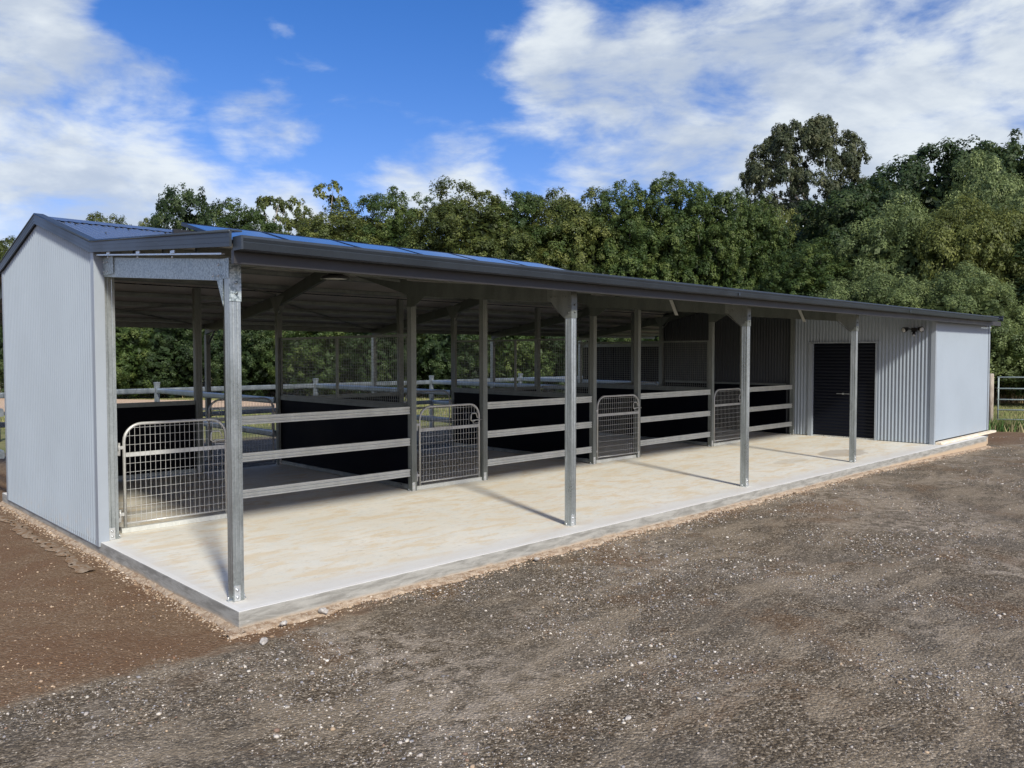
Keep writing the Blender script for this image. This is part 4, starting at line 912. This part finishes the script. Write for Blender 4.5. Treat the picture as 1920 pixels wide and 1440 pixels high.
# ------------------------------------------------------------------ trees
def crown_mesh(name, m_, rx, rz, nl, lr, sub, leaf, nleaf, seed, flat=1.0, gap=0.0, top_only=False, taper=.0, core=True):
    """crown of radius rx and half height rz centred on the origin; lobes -> clumps -> leaves"""
    r = np.random.default_rng(seed)
    # lobes spread over an ellipsoid shell
    i = np.arange(nl) + .5; phi = np.arccos(1 - 2 * i / nl); th = math.pi * (1 + 5 ** .5) * i + seed
    d = np.stack([np.cos(th) * np.sin(phi), np.sin(th) * np.sin(phi), np.cos(phi)], -1) + r.normal(0, .12, (nl, 3)); d /= np.linalg.norm(d, axis=1)[:, None]
    sh = r.uniform(.80, 1.0, nl); L = d * sh[:, None] * np.array([rx, rx, rz]) * (1 - lr / max(rx, rz) * .5)
    if taper: L[:, :2] *= (1 - taper * np.clip((L[:, 2] / rz), -1, 1))[:, None]
    if gap: keep = r.random(nl) > gap; L = L[keep]; d = d[keep]
    LR = lr * r.uniform(.65, 1.25, len(L))
    # clumps on each lobe (upper and outer side)
    n = len(L) * sub; li = np.repeat(np.arange(len(L)), sub)
    e = r.normal(0, 1, (n, 3)) + d[li] * .75 + np.array([0, 0, .55]); e /= np.linalg.norm(e, axis=1)[:, None]
    Cc = L[li] + e * (LR[li] * r.uniform(.75, 1.08, n))[:, None] * np.array([1, 1, flat]); cr = lr * .30 * r.uniform(.6, 1.3, n)
    tn = r.random(n)
    m2 = n * nleaf; ci = np.repeat(np.arange(n), nleaf)
    q = r.normal(0, 1, (m2, 3)) + e[ci] * .9; q /= np.linalg.norm(q, axis=1)[:, None]
    Pp = Cc[ci] + q * (cr[ci] * r.uniform(.5, 1.1, m2))[:, None]
    N = q * 1.0 + r.normal(0, .42, (m2, 3)) + e[ci] * .4 + np.array([0, 0, .25]); N /= np.linalg.norm(N, axis=1)[:, None]
    t0 = np.cross(N, r.normal(0, 1, (m2, 3))); t0 /= np.linalg.norm(t0, axis=1)[:, None] + 1e-9; t1 = np.cross(N, t0)
    s = leaf * r.uniform(.6, 1.35, m2)[:, None]
    A = Pp - t0 * s; B = Pp - t1 * s * .5; Cq = Pp + t0 * s; Dq = Pp + t1 * s * .5
    V = np.stack([A, B, Cq, Dq], 1).reshape(-1, 3); tint = np.stack([tn[ci], r.random(m2), np.zeros(m2), np.ones(m2)], -1); T = np.repeat(tint, 4, 0)
    if core:  # foliage filling the inside, crown shade put into its darker tint
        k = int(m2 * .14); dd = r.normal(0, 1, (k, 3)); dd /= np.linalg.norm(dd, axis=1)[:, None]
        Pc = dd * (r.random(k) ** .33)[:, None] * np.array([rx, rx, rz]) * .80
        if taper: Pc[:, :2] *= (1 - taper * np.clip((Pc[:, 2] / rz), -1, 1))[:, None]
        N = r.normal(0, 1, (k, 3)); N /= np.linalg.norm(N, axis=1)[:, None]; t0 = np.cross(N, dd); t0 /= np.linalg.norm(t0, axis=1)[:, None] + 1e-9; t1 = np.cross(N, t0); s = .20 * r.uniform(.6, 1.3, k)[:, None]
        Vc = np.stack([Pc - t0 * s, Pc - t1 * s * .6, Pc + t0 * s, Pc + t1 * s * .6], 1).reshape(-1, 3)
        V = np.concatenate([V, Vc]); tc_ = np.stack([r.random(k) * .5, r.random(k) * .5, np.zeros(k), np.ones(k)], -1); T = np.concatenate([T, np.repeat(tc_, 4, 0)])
    return numpy_mesh(name, V, len(V) // 4, 4, m_, T), L
CROWN = {}
def crown(kind, var):
    key = (kind, var)
    if key in CROWN: return CROWN[key]
    sd = hash(kind) % 50 if False else {'dense': 1, 'olive': 2, 'grey': 3, 'dark': 4, 'gum': 5, 'open': 6, 'bush': 7, 'lime': 8}[kind] * 10 + var
    # base size: radius 4, half height 7 (trees); radius 2.6, half height 2.4 (bushes)
    if kind == 'dense': r_ = crown_mesh('crown', 'leaf_deep', 4, 7, 62, 1.15, 22, .078, 76, sd, taper=.12, flat=1.45)
    elif kind == 'olive': r_ = crown_mesh('crown', 'leaf_olive', 4, 7, 50, 1.45, 22, .08, 80, sd, taper=.15)
    elif kind == 'dark': r_ = crown_mesh('crown', 'leaf_dark', 4, 6, 48, 1.4, 19, .10, 62, sd, taper=.0)
    elif kind == 'grey': r_ = crown_mesh('crown', 'leaf_grey', 3.6, 4.2, 26, 1.45, 34, .068, 72, sd)
    elif kind == 'lime': r_ = crown_mesh('crown', 'leaf_lime', 3.6, 4.2, 26, 1.45, 34, .068, 70, sd)
    elif kind == 'gum': r_ = crown_mesh('crown', 'leaf_gum', 6.3, 6.6, 120, 1.3, 17, .12, 54, sd, flat=.66, gap=.10, core=False)
    elif kind == 'open': r_ = crown_mesh('crown', 'leaf_olive', 3.4, 3.6, 40, 1.0, 12, .11, 34, sd, flat=.6, gap=.25, core=False)
    elif kind == 'bush': r_ = crown_mesh('crown', 'leaf_dark' if var != 1 else 'leaf_deep', 2.8, 2.8, 26, .9, 20, .062, 62, sd)
    CROWN[key] = r_; return r_
BASE = {'dense': (4, 7), 'olive': (4, 7), 'dark': (4, 6), 'grey': (3.6, 4.2), 'lime': (3.6, 4.2), 'gum': (6.3, 6.6), 'open': (3.4, 3.6), 'bush': (2.8, 2.8)}
def tree(kind, var, x_, y_, height, hw, label, name='tree', low=.4, rot=0.0, bark='bark', limbs=True, cat='tree', group=None):
    zb = float(tz(x_, y_)); t_ = thing(name, label, cat, (x_, y_, zb), 0, group)
    me_, L = crown(kind, var); br_, bz = BASE[kind]; sz = (height - low) / 2; sx_ = hw / br_; szz = sz / bz
    c_ = link('crown', me_, t_); c_.location = (0, 0, low + sz); c_.scale = (sx_, sx_, szz); c_.rotation_euler = (0, 0, rot)
    b = MB(); rr3 = random.Random(var * 7 + int(x_)); tr = .028 * height * .5
    top = Vector((rr3.uniform(-.3, .3), rr3.uniform(-.3, .3), low + sz * 1.0)); mid = Vector((rr3.uniform(-.2, .2), rr3.uniform(-.2, .2), low + sz * .4))
    b.tube([(0, 0, -.3), mid * .5, mid, top], [tr * 1.2, tr, tr * .85, tr * .45], 9)
    if limbs:
        cr_, sr_ = math.cos(rot), math.sin(rot); pick = sorted(rr3.sample(range(len(L)), min(len(L), 18)))
        for k in pick:
            l = L[k]; tx, ty, tz_ = (l[0] * cr_ - l[1] * sr_) * sx_, (l[0] * sr_ + l[1] * cr_) * sx_, low + sz + l[2] * szz
            st = mid.lerp(top, rr3.random()); tgt = Vector((tx, ty, tz_)); mm = st.lerp(tgt, .5) + Vector((rr3.uniform(-.4, .4), rr3.uniform(-.4, .4), -abs(tgt.z - st.z) * .12))
            b.tube([st, mm, tgt], [tr * .38, tr * .22, tr * .08], 6, False)
    b.build('trunk', bark, t_, recalc=False)
    return t_
G1 = 'trees of the wood behind the stable'
TREES = [
 ('olive', 0, 12.8, 66.2, 12.2, 3.2, 'low olive tree at the left edge behind the gable wall'),
 ('olive', 1, 22.2, 74.0, 16.0, 3.4, 'distant olive treetop just right of the gable peak'),
 ('olive', 2, 26.2, 71.6, 15.7, 2.6, 'distant olive treetop left of the dark layered tree'),
 ('dark', 0, 23.3, 56.2, 15.8, 3.1, 'dark green tree with layered top above the near roof'),
 ('dense', 0, 26.6, 54.7, 14.5, 3.6, 'rounded green tree right of the dark layered tree'),
 ('open', 0, 31.6, 59.3, 17.2, 2.4, 'thin pale yellow-green treetop above the solar panels'),
 ('open', 1, 34.9, 56.3, 18.1, 3.1, 'sparse olive treetop, tallest on the left half'),
 ('olive', 0, 30.5, 46.6, 14.1, 4.6, 'broad olive-green tree above the first porch bay'),
 ('dense', 1, 33.3, 43.9, 14.6, 3.8, 'green tree in the dip of the treeline'),
 ('olive', 2, 35.3, 37.6, 14.7, 4.2, 'yellowish tree with pale limbs where the treeline rises'),
 ('dense', 2, 40.0, 37.0, 14.9, 3.8, 'dense green tree right of the yellowish one'),
 ('olive', 1, 42.9, 34.3, 15.5, 3.7, 'brown-tipped green tree above the second porch post'),
 ('dense', 0, 45.1, 30.9, 15.1, 3.6, 'dense green tree at the middle of the treeline'),
 ('dense', 1, 47.4, 28.5, 15.3, 3.5, 'tallest of the dense green trees left of the gum'),
 ('dense', 2, 48.8, 25.7, 14.7, 3.1, 'green tree at the right end of the even treeline'),
 ('dense', 0, 50.7, 23.6, 13.8, 2.8, 'shorter rounded tree just left of the tall gum'),
 ('lime', 0, 57.8, 25.4, 13.6, 3.2, 'pale green tree showing low below the tall gum'),
 ('dark', 1, 53.9, 18.2, 15.0, 4.4, 'dark tree right of the tall gum'),
 ('dark', 2, 62.1, 15.8, 18.7, 5.2, 'dark broad tree on the skyline at the right'),
 ('dark', 0, 67.0, 11.2, 19.3, 5.0, 'dark tree at the top right corner of the wood'),
 ('grey', 0, 48.7, 13.2, 11.2, 3.9, 'grey-green rounded tree in front of the dark ones'),
 ('grey', 1, 55.9, 10.2, 14.6, 3.9, 'tall grey-green tree at the right edge'),
 ('lime', 1, 48.3, 9.2, 11.3, 3.6, 'yellow-green rounded tree above the store roof'),
 ('grey', 2, 40.6, 11.2, 6.9, 2.9, 'low grey-green tree just over the store roof'),
 ('grey', 0, 41.4, 7.4, 6.4, 3.0, 'low rounded tree behind the far end of the gutter'),
 ('dense', 1, 45.9, 17.2, 9.4, 3.1, 'dark green tree below the dark one, behind the roof'),
 ('bush', 1, 43.5, 3.2, 5.3, 3.0, 'leafy green tree behind the metal gate'),
 ('dark', 1, 50.5, 3.5, 11.0, 4.5, 'dark tree at the right edge over the metal gate'),
 ('grey', 1, 53.0, 6.2, 12.4, 4.2, 'grey-green tree behind the yellow-green one at the right edge'),
]
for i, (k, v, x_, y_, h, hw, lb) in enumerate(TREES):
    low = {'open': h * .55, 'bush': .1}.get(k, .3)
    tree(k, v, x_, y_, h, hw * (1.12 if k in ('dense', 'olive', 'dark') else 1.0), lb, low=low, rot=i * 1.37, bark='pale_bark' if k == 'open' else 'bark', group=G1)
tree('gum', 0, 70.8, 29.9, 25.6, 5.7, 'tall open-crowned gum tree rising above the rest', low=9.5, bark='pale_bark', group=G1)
BUSH = [(11.4, 53.6, 5.6, 2.9, 'rounded bush at the left edge beyond the gable wall'), (15.5, 49.9, 5.3, 2.9, 'dark bush framed left under the roof by the gable column'), (18.9, 49.2, 5.8, 3.2, 'bush behind the capped post near the gable wall'), (22.0, 45.2, 5.4, 3.1, 'bush seen behind the corner porch post'),
        (24.8, 41.2, 5.3, 3.1, 'bush seen through the first mesh screen'), (28.0, 38.2, 5.3, 3.0, 'bush seen right of the first mesh screen mullion'), (31.5, 34.8, 5.3, 3.0, 'bush seen through the second bay opening'), (34.5, 31.8, 5.6, 3.0, 'bush seen through the second mesh screen'), (37.2, 29.2, 5.3, 3.0, 'bush seen left of the dark clad screen'), (43.2, 19.6, 6.4, 3.0, 'bush behind the roof below the tall gum'), (41.0, 24.5, 5.6, 3.0, 'bush hidden low behind the store roof')]
for i, (x_, y_, h, hw, lb) in enumerate(BUSH): tree('bush', i % 3, x_, y_, h, hw, lb, name='bush', low=.0, rot=i * 2.1, limbs=False, cat='bush', group='bushes along the paddock fence')
